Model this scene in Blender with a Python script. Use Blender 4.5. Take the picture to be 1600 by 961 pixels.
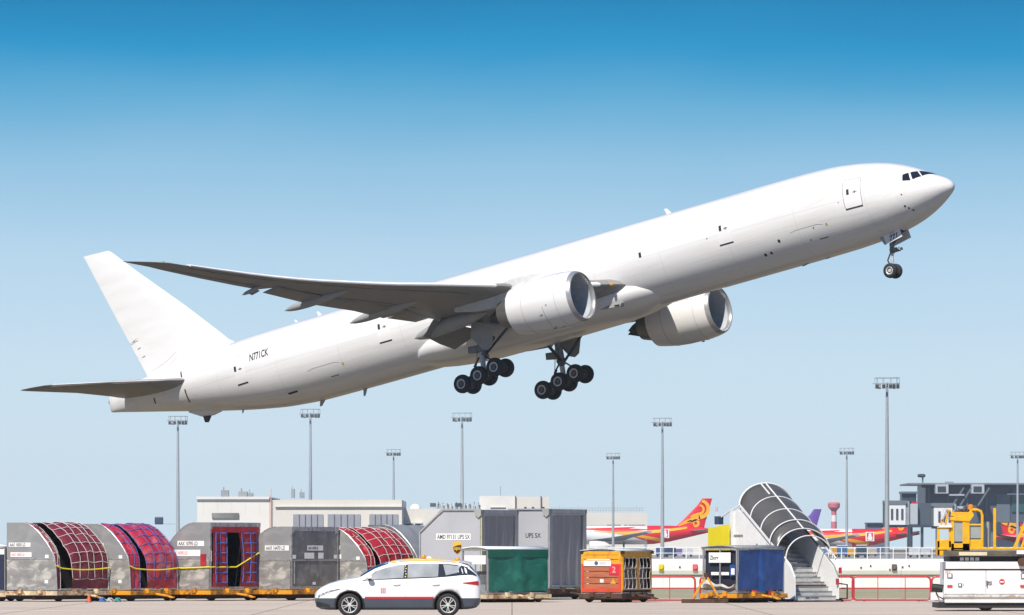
import bpy, bmesh, math, random
from mathutils import Matrix, Vector
random.seed(7)
for o in list(bpy.data.objects): bpy.data.objects.remove(o)
S = bpy.context.scene
C = S.collection
PI = math.pi
# ---------------------------------------------------------------- camera, sky, sun, exposure
FPX, CX, YH, EYE = 10600.0, 800.0, 858.0, 1.9     # focal length in photo pixels, horizon row, eye height
cam = bpy.data.cameras.new('camera'); camo = bpy.data.objects.new('camera', cam); C.objects.link(camo)
camo.location = (0, 0, EYE); camo.rotation_euler = (PI / 2, 0, 0)
cam.sensor_width = 36; cam.lens = FPX / 1600 * 36; cam.shift_y = (YH - 480.5) / 1600
cam.clip_start = 1; cam.clip_end = 40000
S.camera = camo
SUN_EL, SUN_AZ = math.radians(49), math.radians(203)   # azimuth from +Y, clockwise
sd = Vector((math.sin(SUN_AZ) * math.cos(SUN_EL), math.cos(SUN_AZ) * math.cos(SUN_EL), math.sin(SUN_EL)))
sun = bpy.data.lights.new('sun', 'SUN'); sun.energy = 4.6; sun.angle = math.radians(.53); sun.color = (1, .94, .85)
suno = bpy.data.objects.new('sun', sun); C.objects.link(suno); suno.location = (-40, -60, 120)
suno.rotation_euler = sd.to_track_quat('Z', 'Y').to_euler()
W = bpy.data.worlds.new('World'); S.world = W; W.use_nodes = True
def lin(r, g, b):
    return tuple((c / 255 / 12.92 if c <= 10 else ((c / 255 + .055) / 1.055) ** 2.4) for c in (r, g, b)) + (1,)
nt = W.node_tree; nt.nodes.clear()
def nd(t, nt=nt): return nt.nodes.new(t)
out = nd('ShaderNodeOutputWorld'); bg = nd('ShaderNodeBackground'); bg.inputs[1].default_value = .1
sky = nd('ShaderNodeTexSky'); sky.sky_type = 'NISHITA'; sky.sun_disc = False
sky.sun_elevation = SUN_EL; sky.sun_rotation = SUN_AZ; sky.air_density = 1.0; sky.dust_density = .6; sky.ozone_density = 2.0
tc = nd('ShaderNodeTexCoord'); sx = nd('ShaderNodeSeparateXYZ'); nt.links.new(tc.outputs['Generated'], sx.inputs[0])
mx = nd('ShaderNodeMath'); mx.operation = 'MAXIMUM'; mx.inputs[1].default_value = 0; nt.links.new(sx.outputs[2], mx.inputs[0])
sq = nd('ShaderNodeMath'); sq.operation = 'SQRT'; nt.links.new(mx.outputs[0], sq.inputs[0])
rp = nd('ShaderNodeValToRGB'); nz = nd('ShaderNodeTexNoise'); nz.inputs['Scale'].default_value = 9; nz.inputs['Detail'].default_value = 6; nz.inputs['Distortion'].default_value = .8
nm_ = nd('ShaderNodeMapping'); nm_.inputs['Scale'].default_value = (1, 1, 2.5); nt.links.new(tc.outputs['Generated'], nm_.inputs[0]); nt.links.new(nm_.outputs[0], nz.inputs['Vector'])
na = nd('ShaderNodeMath'); na.operation = 'MULTIPLY_ADD'; na.inputs[1].default_value = .016; nt.links.new(nz.outputs[0], na.inputs[0]); nt.links.new(sq.outputs[0], na.inputs[2])
nb = nd('ShaderNodeMath'); nb.operation = 'SUBTRACT'; nb.inputs[1].default_value = .008; nt.links.new(na.outputs[0], nb.inputs[0])      # faint unevenness of the haze
nt.links.new(nb.outputs[0], rp.inputs[0])
stops = [(0, (216, 236, 249)), (.122, (213, 234, 248)), (.165, (204, 229, 246)), (.207, (184, 217, 241)), (.239, (146, 196, 229)), (.259, (92, 172, 216)), (.272, (28, 150, 205)), (.285, (0, 130, 187)), (.36, (4, 104, 174)), (1, (30, 90, 154))]
el = rp.color_ramp.elements
while len(el) < len(stops): el.new(.5)
for e, (p, c) in zip(el, stops): e.position = p; e.color = lin(*c)
gain = nd('ShaderNodeVectorMath'); gain.operation = 'SCALE'; gain.inputs[3].default_value = 8.1
nt.links.new(rp.outputs[0], gain.inputs[0])
mixs = nd('ShaderNodeMix'); mixs.data_type = 'RGBA'; mixs.inputs[0].default_value = .97
nt.links.new(sky.outputs[0], mixs.inputs[6]); nt.links.new(gain.outputs[0], mixs.inputs[7])
nt.links.new(mixs.outputs[2], bg.inputs[0]); nt.links.new(bg.outputs[0], out.inputs[0])
vs = S.view_settings; vs.view_transform = 'Standard'; vs.look = 'None'; vs.exposure = .3; vs.gamma = 1; vs.use_curve_mapping = False
S.render.engine = 'CYCLES'
# ---------------------------------------------------------------- helpers
def at(u, v, Y): return Vector(((u - CX) / FPX * Y, Y, EYE - (v - YH) / FPX * Y))
def px(Y): return FPX / Y
def mat(name, col, rough=.5, metal=0., var=.0, vscale=3., dirt=None, dscale=1.5, damt=.5, stretch=(1, 1, 1), bump=0., bscale=40., coat=0., dsharp=.12, spec=.5):
    """procedural paint: base colour, large tone variation, blotchy dirt/wear of another colour, fine bump"""
    if name in bpy.data.materials: return bpy.data.materials[name]
    m = bpy.data.materials.new(name); m.use_nodes = True; t = m.node_tree; p = t.nodes['Principled BSDF']
    col = tuple(col[:3]) + (1,)
    p.inputs['Base Color'].default_value = col; p.inputs['Roughness'].default_value = rough; p.inputs['Metallic'].default_value = metal
    p.inputs['Specular IOR Level'].default_value = spec
    if coat: p.inputs['Coat Weight'].default_value = coat; p.inputs['Coat Roughness'].default_value = .08
    if var or dirt or bump:
        c = t.nodes.new('ShaderNodeTexCoord'); mp = t.nodes.new('ShaderNodeMapping'); mp.inputs['Scale'].default_value = stretch
        t.links.new(c.outputs['Object'], mp.inputs[0]); src = None
        if var:
            n = t.nodes.new('ShaderNodeTexNoise'); n.inputs['Scale'].default_value = vscale; n.inputs['Detail'].default_value = 5
            t.links.new(mp.outputs[0], n.inputs['Vector'])
            r = t.nodes.new('ShaderNodeMapRange'); r.inputs[1].default_value = .3; r.inputs[2].default_value = .7
            r.inputs[3].default_value = 1 - var; r.inputs[4].default_value = 1 + var * .6
            t.links.new(n.outputs[0], r.inputs[0])
            s = t.nodes.new('ShaderNodeVectorMath'); s.operation = 'SCALE'; s.inputs[0].default_value = col[:3]
            t.links.new(r.outputs[0], s.inputs[3]); src = s.outputs[0]
        if dirt:
            n = t.nodes.new('ShaderNodeTexNoise'); n.inputs['Scale'].default_value = dscale; n.inputs['Detail'].default_value = 8; n.inputs['Roughness'].default_value = .65; n.inputs['Distortion'].default_value = .6
            t.links.new(mp.outputs[0], n.inputs['Vector'])
            r = t.nodes.new('ShaderNodeMapRange'); r.inputs[1].default_value = .5; r.inputs[2].default_value = .5 + dsharp; r.inputs[4].default_value = damt
            t.links.new(n.outputs[0], r.inputs[0])
            x = t.nodes.new('ShaderNodeMix'); x.data_type = 'RGBA'; x.inputs[7].default_value = tuple(dirt[:3]) + (1,); x.inputs[6].default_value = col
            t.links.new(r.outputs[0], x.inputs[0])
            if src: t.links.new(src, x.inputs[6])
            src = x.outputs[2]
        if src: t.links.new(src, p.inputs['Base Color'])
        if bump:
            n = t.nodes.new('ShaderNodeTexNoise'); n.inputs['Scale'].default_value = bscale; n.inputs['Detail'].default_value = 4
            t.links.new(mp.outputs[0], n.inputs['Vector'])
            b = t.nodes.new('ShaderNodeBump'); b.inputs['Strength'].default_value = bump; b.inputs['Distance'].default_value = .02
            t.links.new(n.outputs[0], b.inputs['Height']); t.links.new(b.outputs[0], p.inputs['Normal'])
    return m
def frame_axes(d):
    d = Vector(d).normalized(); a = Vector((0, 0, 1)) if abs(d.z) < .95 else Vector((1, 0, 0))
    x = a.cross(d).normalized(); return x, d.cross(x)
class MB:
    def __init__(s): s.v = []; s.f = []; s.m = []; s.s = []
    def add(s, vs, fs, mi=0, sm=False):
        b = len(s.v); s.v += [tuple(v) for v in vs]
        for f in fs: s.f.append([i + b for i in f]); s.m.append(mi); s.s.append(sm)
        return s
    def box(s, a, b, mi=0, M=None):
        x0, y0, z0 = a; x1, y1, z1 = b
        vs = [Vector(p) for p in ((x0, y0, z0), (x1, y0, z0), (x1, y1, z0), (x0, y1, z0), (x0, y0, z1), (x1, y0, z1), (x1, y1, z1), (x0, y1, z1))]
        if M: vs = [M @ p for p in vs]
        return s.add(vs, [(0, 3, 2, 1), (4, 5, 6, 7), (0, 1, 5, 4), (1, 2, 6, 5), (2, 3, 7, 6), (3, 0, 4, 7)], mi)
    def bar(s, p, q, w, h=None, mi=0):
        """square bar between two points"""
        p, q = Vector(p), Vector(q); h = h or w; x, y = frame_axes(q - p); x = x * w / 2; y = y * h / 2
        vs = [p - x - y, p + x - y, p + x + y, p - x + y, q - x - y, q + x - y, q + x + y, q - x + y]
        return s.add(vs, [(0, 3, 2, 1), (4, 5, 6, 7), (0, 1, 5, 4), (1, 2, 6, 5), (2, 3, 7, 6), (3, 0, 4, 7)], mi)
    def prism(s, poly, a, b, ax='y', mi=0, sm=False):
        """polygon in the plane across axis ax, extruded from a to b along it"""
        def P(p, t): return {'y': (p[0], t, p[1]), 'x': (t, p[0], p[1]), 'z': (p[0], p[1], t)}[ax]
        n = len(poly); vs = [P(p, a) for p in poly] + [P(p, b) for p in poly]
        fs = [list(range(n))[::-1], list(range(n, 2 * n))] + [(i, (i + 1) % n, n + (i + 1) % n, n + i) for i in range(n)]
        return s.add(vs, fs, mi, sm)
    def tube(s, pts, r, n=6, mi=0, closed=False, sm=True):
        pts = [Vector(p) for p in pts]; N = len(pts); rings = []; rr = r if isinstance(r, (list, tuple)) else [r] * N
        X = None
        for i, p in enumerate(pts):
            if closed: d = pts[(i + 1) % N] - pts[i - 1]
            else: d = pts[min(i + 1, N - 1)] - pts[max(i - 1, 0)]
            d.normalize()
            if X is None: X, Yv = frame_axes(d)
            else: X = (X - d * X.dot(d)).normalized(); Yv = d.cross(X)
            rings.append([p + (X * math.cos(2 * PI * k / n) + Yv * math.sin(2 * PI * k / n)) * rr[i] for k in range(n)])
        return s.loft(rings, mi=mi, sm=sm, caps=not closed, wrap=closed)
    def loft(s, rings, mi=0, sm=True, caps=True, wrap=False, closed=True):
        n = len(rings[0]); N = len(rings); vs = [p for r in rings for p in r]; fs = []
        for i in range(N if wrap else N - 1):
            j = (i + 1) % N
            for k in range(n if closed else n - 1):
                l = (k + 1) % n; fs.append((i * n + k, i * n + l, j * n + l, j * n + k))
        s.add(vs, fs, mi, sm)
        if caps and closed:
            s.add(rings[0], [list(range(n))[::-1]], mi); s.add(rings[-1], [list(range(n))], mi)
        return s
    def revolve(s, prof, c=(0, 0, 0), ax=(1, 0, 0), n=32, mi=0, caps=False, a0=0):
        """profile of (along, radius) turned about an axis through c"""
        d = Vector(ax).normalized(); x, y = frame_axes(d); c = Vector(c)
        rings = [[c + d * a + (x * math.cos(2 * PI * k / n + a0) + y * math.sin(2 * PI * k / n + a0)) * r for k in range(n)] for a, r in prof]
        return s.loft(rings, mi=mi, caps=caps)
    def grid(s, fn, nu, nv, mi=0, sm=True):
        vs = [fn(i / nu, j / nv) for j in range(nv + 1) for i in range(nu + 1)]
        return s.add(vs, [(j * (nu + 1) + i, j * (nu + 1) + i + 1, (j + 1) * (nu + 1) + i + 1, (j + 1) * (nu + 1) + i) for j in range(nv) for i in range(nu)], mi, sm)
    def build(s, name, mats, parent=None, loc=None, rotz=None, bev=0, fix=True, solid=0, weld=True):
        me = bpy.data.meshes.new(name); me.from_pydata(s.v, [], s.f)
        if not isinstance(mats, (list, tuple)): mats = [mats]
        for m in mats: me.materials.append(m)
        for p, mi, sm in zip(me.polygons, s.m, s.s): p.material_index = mi; p.use_smooth = sm
        if fix:
            b = bmesh.new(); b.from_mesh(me)
            if weld: bmesh.ops.remove_doubles(b, verts=b.verts, dist=1e-5)
            bmesh.ops.recalc_face_normals(b, faces=b.faces); b.to_mesh(me); b.free()
        if any(s.s): me.set_sharp_from_angle(angle=.75)
        o = bpy.data.objects.new(name, me); C.objects.link(o)
        if parent: o.parent = parent
        if loc is not None: o.location = loc
        if rotz is not None: o.rotation_euler[2] = rotz
        if solid:
            md = o.modifiers.new('solid', 'SOLIDIFY'); md.thickness = solid; md.offset = 0
        if bev:
            md = o.modifiers.new('bevel', 'BEVEL'); md.width = bev; md.segments = 2; md.limit_method = 'ANGLE'; md.angle_limit = .6
        return o
def thing(name, label, cat, loc=(0, 0, 0), rotz=0, group=None):
    o = bpy.data.objects.new(name, None); C.objects.link(o); o.empty_display_size = .3
    o.location = loc; o.rotation_euler = (0, 0, rotz); o['label'] = label; o['category'] = cat
    if group: o['group'] = group
    return o
def tag(o, label, cat, group=None):
    o['label'] = label; o['category'] = cat
    if group: o['group'] = group
    return o
def struct(o): o['kind'] = 'structure'; return o
def dup(root, loc, rotz=None, label=None):
    r = root.copy(); C.objects.link(r); r.location = loc
    if rotz is not None: r.rotation_euler = (0, 0, rotz)
    if label: r['label'] = label
    for ch in list(root.children):
        c = ch.copy(); C.objects.link(c); c.parent = r
        for g in list(ch.children):
            d = g.copy(); C.objects.link(d); d.parent = c
    return r
def mirror_y(mb):
    n = MB(); n.v = [(x, -y, z) for x, y, z in mb.v]; n.f = [list(f)[::-1] for f in mb.f]; n.m = mb.m[:]; n.s = mb.s[:]; return n
def text_mb(txt, size, fn, bold=0., sub=True, sx=1.):
    """lettering as a mesh: fn(u, w) maps text-plane metres to a point"""
    cu = bpy.data.curves.new('lettering', 'FONT'); cu.body = txt; cu.size = size; cu.resolution_u = 3; cu.offset = bold
    o = bpy.data.objects.new('lettering', cu); C.objects.link(o); dg = bpy.context.evaluated_depsgraph_get(); dg.update()
    me = bpy.data.meshes.new_from_object(o.evaluated_get(dg)); mb = MB()
    mb.add([fn(v.co.x * sx, v.co.y) for v in me.vertices], [list(p.vertices) for p in me.polygons])
    bpy.data.objects.remove(o); bpy.data.meshes.remove(me); return mb
# ---------------------------------------------------------------- materials
WHITE = mat('aircraft_white', (.79, .78, .77), .28, var=.05, vscale=.7, stretch=(.25, 1.6, 1.6), coat=.5, dirt=(.62, .58, .51), dscale=.9, damt=.3, dsharp=.3)
def seams(m, ax1, s1, ax2, s2, w, k, ang=False):
    """thin darker panel joints across two object axes (or along x and round the body)"""
    t = m.node_tree; p = t.nodes['Principled BSDF']; src = p.inputs['Base Color'].links[0].from_socket
    c = t.nodes.new('ShaderNodeTexCoord'); sp_ = t.nodes.new('ShaderNodeSeparateXYZ'); t.links.new(c.outputs['Object'], sp_.inputs[0])
    def M(op, a, b=None):
        n = t.nodes.new('ShaderNodeMath'); n.operation = op
        for i, v in enumerate((a, b)):
            if v is None: continue
            if isinstance(v, (int, float)): n.inputs[i].default_value = v
            else: t.links.new(v, n.inputs[i])
        return n.outputs[0]
    a = sp_.outputs[ax1]; b = M('MULTIPLY', M('ARCTAN2', sp_.outputs[2], sp_.outputs[1]), 3.1) if ang else sp_.outputs[ax2]
    l1 = M('LESS_THAN', M('FRACT', M('ADD', M('DIVIDE', a, s1), 100)), w / s1); l2 = M('LESS_THAN', M('FRACT', M('ADD', M('DIVIDE', b, s2), 100)), w / s2)
    f_ = M('SUBTRACT', 1, M('MULTIPLY', M('MAXIMUM', l1, l2), k)); s_ = t.nodes.new('ShaderNodeVectorMath'); s_.operation = 'SCALE'; t.links.new(src, s_.inputs[0]); t.links.new(f_, s_.inputs[3]); t.links.new(s_.outputs[0], p.inputs['Base Color'])
    return m
FUSW = seams(mat('fuselage_white', (.79, .78, .77), .28, var=.06, vscale=.7, stretch=(.12, 2.2, 2.2), coat=.5, dirt=(.58, .53, .46), dscale=1.3, damt=.5, dsharp=.28), 0, 5.6, 1, 2.15, .035, .16, True)
GREYW = mat('wing_grey', (.27, .258, .245), .45, var=.12, vscale=.9, stretch=(1, .35, 1), dirt=(.2, .2, .2), dscale=1.4, damt=.35, dsharp=.25)
GREYL = mat('fairing_grey', (.35, .355, .345), .42, var=.1, vscale=1.5, dirt=(.22, .22, .21), dscale=2, damt=.4, dsharp=.3)
seams(GREYW, 0, 2.3, 1, 1.9, .045, .3)
LEDGE = mat('leading_edge_metal', (.80, .80, .80), .35, .0, var=.08, vscale=2)
STEEL = mat('bare_steel', (.55, .56, .58), .25, .9, var=.08, vscale=6)
DARKM = mat('dark_metal', (.05, .05, .055), .4, .6, var=.3, vscale=6)
GEARM = mat('gear_grey', (.24, .25, .26), .45, .1, var=.25, vscale=8, dirt=(.05, .05, .05), dscale=6, damt=.7)
BLACK = mat('black_seal', (.012, .012, .013), .6)
RUBBER = mat('tyre_rubber', (.016, .016, .017), .75, var=.25, vscale=9)
GLASSD = mat('cockpit_glass', (.012, .014, .017), .06, spec=.8)
RIMM = mat('wheel_rim_paint', (.62, .62, .62), .4, .2, var=.15, vscale=9)
INLET = mat('inlet_liner', (.46, .50, .54), .5, var=.1)
LIPM = mat('inlet_lip_metal', (.46, .46, .465), .3, .55, var=.06, vscale=3)
HUBM = mat('wheel_hub_grey', (.16, .16, .165), .5, .3, var=.2, vscale=12)
FANM = mat('fan_blade', (.035, .04, .05), .3, .5)
# ---------------------------------------------------------------- ground
CONC = mat('apron_concrete', (.56, .465, .375), .85, var=.12, vscale=.25, stretch=(.35, 1, 1), dirt=(.40, .33, .27), dscale=.2, damt=.55, dsharp=.22, bump=.15, bscale=8)
GRASS = mat('dry_grass', (.17, .13, .07), .95, var=.3, vscale=.12, dirt=(.22, .17, .10), dscale=.35, damt=.6, dsharp=.25, bump=.5, bscale=3)
ASPH = mat('runway_asphalt', (.11, .097, .083), .9, var=.2, vscale=.1)
def sheet(name, x0, x1, y0, y1, z, m):
    mb = MB(); mb.add([(x0, y0, z), (x1, y0, z), (x1, y1, z), (x0, y1, z)], [(0, 1, 2, 3)]); return struct(mb.build(name, m, fix=False))
sheet('ground', -14000, 14000, -600, 26000, -.03, GRASS)
sheet('apron', -420, 420, -60, 262, 0, CONC)
sheet('verge', -140, 140, 262, 345, -.02, mat('pale_verge', (.34, .31, .19), .95, var=.2, vscale=.3, dirt=(.2, .22, .1), dscale=.5, damt=.6, dsharp=.3))
sheet('taxiway', -900, 900, 352, 398, -.015, ASPH)
sheet('runway', -1500, 1500, 430, 490, -.015, ASPH)
sheet('far_apron', -1500, 1500, 1120, 2600, -.01, mat('far_concrete', (.3, .29, .27), .9, var=.15, vscale=.02))
mb = MB()
for k in range(-14, 15): mb.box((k * 7.5 - .012, 150, .0035), (k * 7.5 + .012, 262, .0045))
for y in range(150, 262, 8): mb.box((-110, y - .03, .0035), (110, y + .03, .0046))
struct(mb.build('apron_joint', mat('joint_sealant', (.12, .11, .1), .9)))
# ---------------------------------------------------------------- perimeter wall with railing and hydrant niches
WALLP = mat('white_wall_paint', (.80, .79, .76), .7, var=.07, vscale=.6, dirt=(.5, .47, .4), dscale=.5, damt=.3, dsharp=.35)
YW = 336.; sw = px(YW)
x0w, x1w = (850 - CX) / sw, (1780 - CX) / sw
for i in range(10):
    a = x0w + (x1w - x0w) * i / 10; b = x0w + (x1w - x0w) * (i + 1) / 10 - .012
    pf = [(YW - .02, .0), (YW - .02, .56), (YW - .06, .6), (YW - .14, .66), (YW - .2, .84), (YW - .19, 1.08), (YW - .12, 1.28), (YW + .02, 1.4), (YW + .3, 1.42), (YW + .3, .0)]
    mb = MB(); mb.prism(pf, a, b, 'x')
    if i == 0: wall0 = thing('low_wall', 'long low white rounded wall with railing behind the red barriers', 'wall', (0, 0, 0))
    mb.build('wall_panel', WALLP, wall0)
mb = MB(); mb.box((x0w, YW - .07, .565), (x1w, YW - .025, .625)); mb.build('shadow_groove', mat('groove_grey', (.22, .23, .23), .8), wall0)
RAILM = mat('white_rail_paint', (.78, .79, .8), .45)
n = 46; mb = MB()
for k in range(n + 1):
    x = x0w + (x1w - x0w) * k / n; m_ = MB(); m_.bar((x, YW + .1, 1.4), (x, YW + .1, 2.0), .035); m_.build('railing_post', RAILM, wall0)
for z in (1.98, 1.7): m_ = MB(); m_.tube([(x0w, YW + .1, z), (x1w, YW + .1, z)], .018, 6); m_.build('rail', RAILM, wall0)
for u, c in ((1033, (.6, .5, .03)), (1086, (.6, .12, .14)), (1397, (.12, .1, .1))):
    p = at(u, 886, YW); m_ = MB(); m_.box((p.x - .13, YW - .27, .82), (p.x + .13, YW - .18, 1.16)); m_.build('hydrant_cover', mat('cover_%d' % u, c, .5, var=.2), wall0, bev=.03)
    m_ = MB(); m_.revolve([(0, .1), (-.05, .1), (-.05, .001)], (p.x, YW - .26, 1.0), (0, 1, 0), 12); m_.build('cover_valve', mat('valve_%d' % u, tuple(x * 1.15 for x in c), .5), wall0)
for u in (1062, 1345, 1360, 1390, 1410, 1420):
    p = at(u, 880 + (u * 7) % 12, YW); m_ = MB(); m_.box((p.x - .035, YW - .23, p.z - .04), (p.x + .035, YW - .15, p.z + .04)); m_.build('drain_hole', BLACK, wall0)
# ---------------------------------------------------------------- red tubular barriers
RED = mat('barrier_red', (.52, .025, .035), .4, var=.15, vscale=4, dirt=(.3, .1, .08), dscale=9, damt=.5)
YB = 246.; sb = px(YB); bar0 = None
for u0, lab in ((840, None), (964, 'red tubular barrier showing between yellow cart and blue cart, left one'), (1094, 'red tubular barrier mostly hidden behind the blue baggage cart'), (1212, 'red tubular barrier half hidden by the foot of the passenger stairs'), (1332, 'red tubular barrier standing in full view right of the stairs'), (1456, 'red tubular barrier running behind the white cargo loader')):
    if not lab: continue
    L = 122 / sb; p = at(u0, 0, YB)
    if bar0 is None:
        bar0 = thing('crowd_barrier', lab, 'barrier', (p.x, YB, 0), 0, 'red barriers along the apron edge')
        R_ = .16; pts = []
        for cx_, cz, a in ((L - R_, .9 - R_, 0), (R_, .9 - R_, PI / 2), (R_, .06 + R_, PI), (L - R_, .06 + R_, 1.5 * PI)):
            for k in range(6): t = a + k * PI / 10; pts.append((cx_ + R_ * math.cos(t), 0, cz + R_ * math.sin(t)))
        m_ = MB(); m_.tube(pts, .036, 8, closed=True); m_.build('frame', RED, bar0)
        m_ = MB(); m_.tube([(0, 0, .48), (L, 0, .48)], .03, 6); m_.build('middle_rail', RED, bar0)
        for f in (.325, .675): m_ = MB(); m_.tube([(L * f, 0, .06), (L * f, 0, .9)], .016, 6); m_.build('upright', RED, bar0)
        for f in (.15, .85): m_ = MB(); m_.box((L * f - .03, -.25, .0), (L * f + .03, .25, .035)); m_.build('foot', RED, bar0)
    else: dup(bar0, (p.x, YB, 0), 0, lab)
# ---------------------------------------------------------------- far buildings
CREAM = mat('cream_render', (.72, .70, .66), .85, var=.05, vscale=.1, dirt=(.5, .48, .43), dscale=.12, damt=.25, dsharp=.35)
CREAM2 = mat('cream_render_warm', (.66, .63, .57), .85, var=.06, vscale=.1)
SHUT = mat('shutter_grey', (.30, .31, .35), .6, var=.12, vscale=.4)
DKWIN = mat('far_window', (.06, .07, .09), .25)
ROOFG = mat('roof_plant_grey', (.28, .31, .33), .7, var=.2, vscale=.5)
def pbox(u0, u1, v0, v1, Y, d, y0=0., base=None):
    a = at(u0, v1, Y); b = at(u1, v0, Y); z0 = a.z if base is None else base
    return (a.x, Y + y0, z0), (b.x, Y + y0 + d, b.z)
def part(par, name, m, *boxes, bev=0):
    mb = MB()
    for a, b in boxes: mb.box(a, b)
    return mb.build(name, m, par, bev=bev)
YA = 1340.
wh = thing('cargo_warehouse', 'long cream warehouse with grey roller shutters at far left', 'building', (0, 0, 0))
part(wh, 'wall', CREAM, pbox(308, 421, 778, 0, YA, 60, base=0)); part(wh, 'side_wing', CREAM2, pbox(421.3, 628, 781, 0, YA, 55, base=0))
part(wh, 'parapet', CREAM, pbox(307, 421, 776, 780, YA, 61, -.5)); part(wh, 'cornice', CREAM2, pbox(430, 628, 791, 792, YA, .5, -.5))
for u0, u1 in ((458, 505), (512, 563), (577, 622)):
    sh = part(wh, 'shutter_bay', SHUT, pbox(u0, u1, 803.5, 0, YA, .4, -.25, base=.2))
    for k in range(1, 5): u = u0 + (u1 - u0) * k / 5; part(sh, 'shutter_post', mat('shutter_post', (.16, .17, .2), .6), pbox(u - .5, u + .5, 803.5, 0, YA, .3, -.5, base=.2))
sg = part(wh, 'sign_board', mat('sign_grey', (.22, .22, .21), .8, var=.4, vscale=.25), pbox(331, 373, 801.5, 809, YA, .4, -.4))
part(wh, 'downpipe', mat('pink_pipe', (.55, .32, .3), .7), pbox(422.6, 424.4, 778, 0, YA, .4, -.45, base=0))
for k in range(14): part(wh, 'cladding_joint', CREAM2 if k < 6 else CREAM, pbox(317 + k * 22, 317.35 + k * 22, 782, 803, YA, .2, -.06))
for u, w_, v in ((345, 12, 766), (372, 14, 768), (387, 8, 770), (455, 5, 764), (468, 7, 769)):
    part(wh, 'roof_plant', ROOFG, pbox(u, u + w_, v, 778, YA + 15, 3)); part(wh, 'roof_plant', ROOFG, pbox(u + w_ * .3, u + w_ * .45, v - 5, v, YA + 16, .4))
part(wh, 'flag_mast', mat('pink_pipe', (.55, .32, .3), .7), pbox(422.8, 424, 764, 778, YA + 2, .4))
of = thing('cargo_office', 'low cream flat roofed office beside the long warehouse, partly behind white containers', 'building')
part(of, 'wall', CREAM2, pbox(628.5, 690, 795, 0, YA + 20, 30, base=0))
part(of, 'upper_floor', CREAM, pbox(668, 757, 797, 0, YA + 34, 25, base=0))
for u in (634, 649): w_ = part(of, 'window', DKWIN, pbox(u, u + 10, 818, 827, YA + 20, .3, -.2)); part(w_, 'window_hood', CREAM, pbox(u - 1, u + 11, 816, 818, YA + 20, 1.2, -1.2))
dm = MB(); p = at(649, 795, YA + 26); dm.revolve([(0, 1.1), (.5, 1.0), (.85, .6), (1.0, .001)], (p.x, p.y, p.z), (0, 0, 1), 16); dm.build('roof_dome', WALLP, of)
for k in range(10):
    u = 683 + k * 7.0; part(of, 'roof_chiller', ROOFG, pbox(u, u + 5, 787 + (k * 3) % 5, 798, YA + 38, 3))
    part(of, 'chiller_pipe', mat('pipe_grey', (.12, .14, .16), .6), pbox(u + 1.5, u + 2.6, 784 + (k * 5) % 4, 790, YA + 37.5, .5))
for u in (672, 711): part(of, 'roof_sign', mat('dark_panel', (.07, .09, .09), .7), pbox(u, u + 9, 786, 792, YA + 33, .5))
for k in range(14): u = 681 + k * 5.5; part(of, 'roof_railing_post', RAILM, pbox(u, u + .5, 788, 797, YA + 33.5, .12))
bl = thing('control_block', 'taller plain cream block with three small square windows above container roofs', 'building')
part(bl, 'wall', CREAM, pbox(749, 805, 775, 0, YA + 45, 25, base=0)); part(bl, 'stair_tower', CREAM2, pbox(805.5, 858, 776, 0, YA + 44, 26, base=0))
for u in (819, 831, 847): part(bl, 'window', DKWIN, pbox(u, u + 3.5, 792, 799, YA + 44, .3, -.2))
for u in (804.6, 844.5): part(bl, 'downpipe', mat('blue_pipe', (.12, .13, .22), .6), pbox(u, u + 1.6, 775, 0, YA + 43.6, .4, base=0))
part(bl, 'roof_mast', ROOFG, pbox(781.3, 782.6, 760, 775, YA + 50, .4)); part(bl, 'wall_band', CREAM2, pbox(766, 790, 792, 793, YA + 45, .3, -.3))
lb = thing('freight_terminal', 'very long low cream freight terminal with railed roof behind the red tailed jet', 'building')
part(lb, 'wall', CREAM2, pbox(858.5, 1011, 801, 0, YA + 910, 60, base=0))
part(lb, 'lower_annex', CREAM, pbox(1011.5, 1330, 826, 0, YA + 800, 50, base=0))
for u0, u1 in ((910, 945), (948, 970), (975, 980), (982, 1008)): part(lb, 'louvre', mat('louvre_dark', (.1, .1, .1), .7), pbox(u0, u1, 820 + (1 if u0 < 940 else 0), 824 if u0 != 948 else 825, YA + 910, .3, -.25))
for k in range(34):
    u = 861 + k * 4.3; part(lb, 'roof_railing_post', mat('rail_bluegrey', (.36, .42, .45), .6), pbox(u, u + .6, 793.5 - (k % 7 == 3) * 4, 801, YA + 911, .12))
for v in (793.5, 797): part(lb, 'roof_rail', mat('rail_bluegrey', (.36, .42, .45), .6), pbox(861, 1007, v, v + .7, YA + 911, .12))
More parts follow.
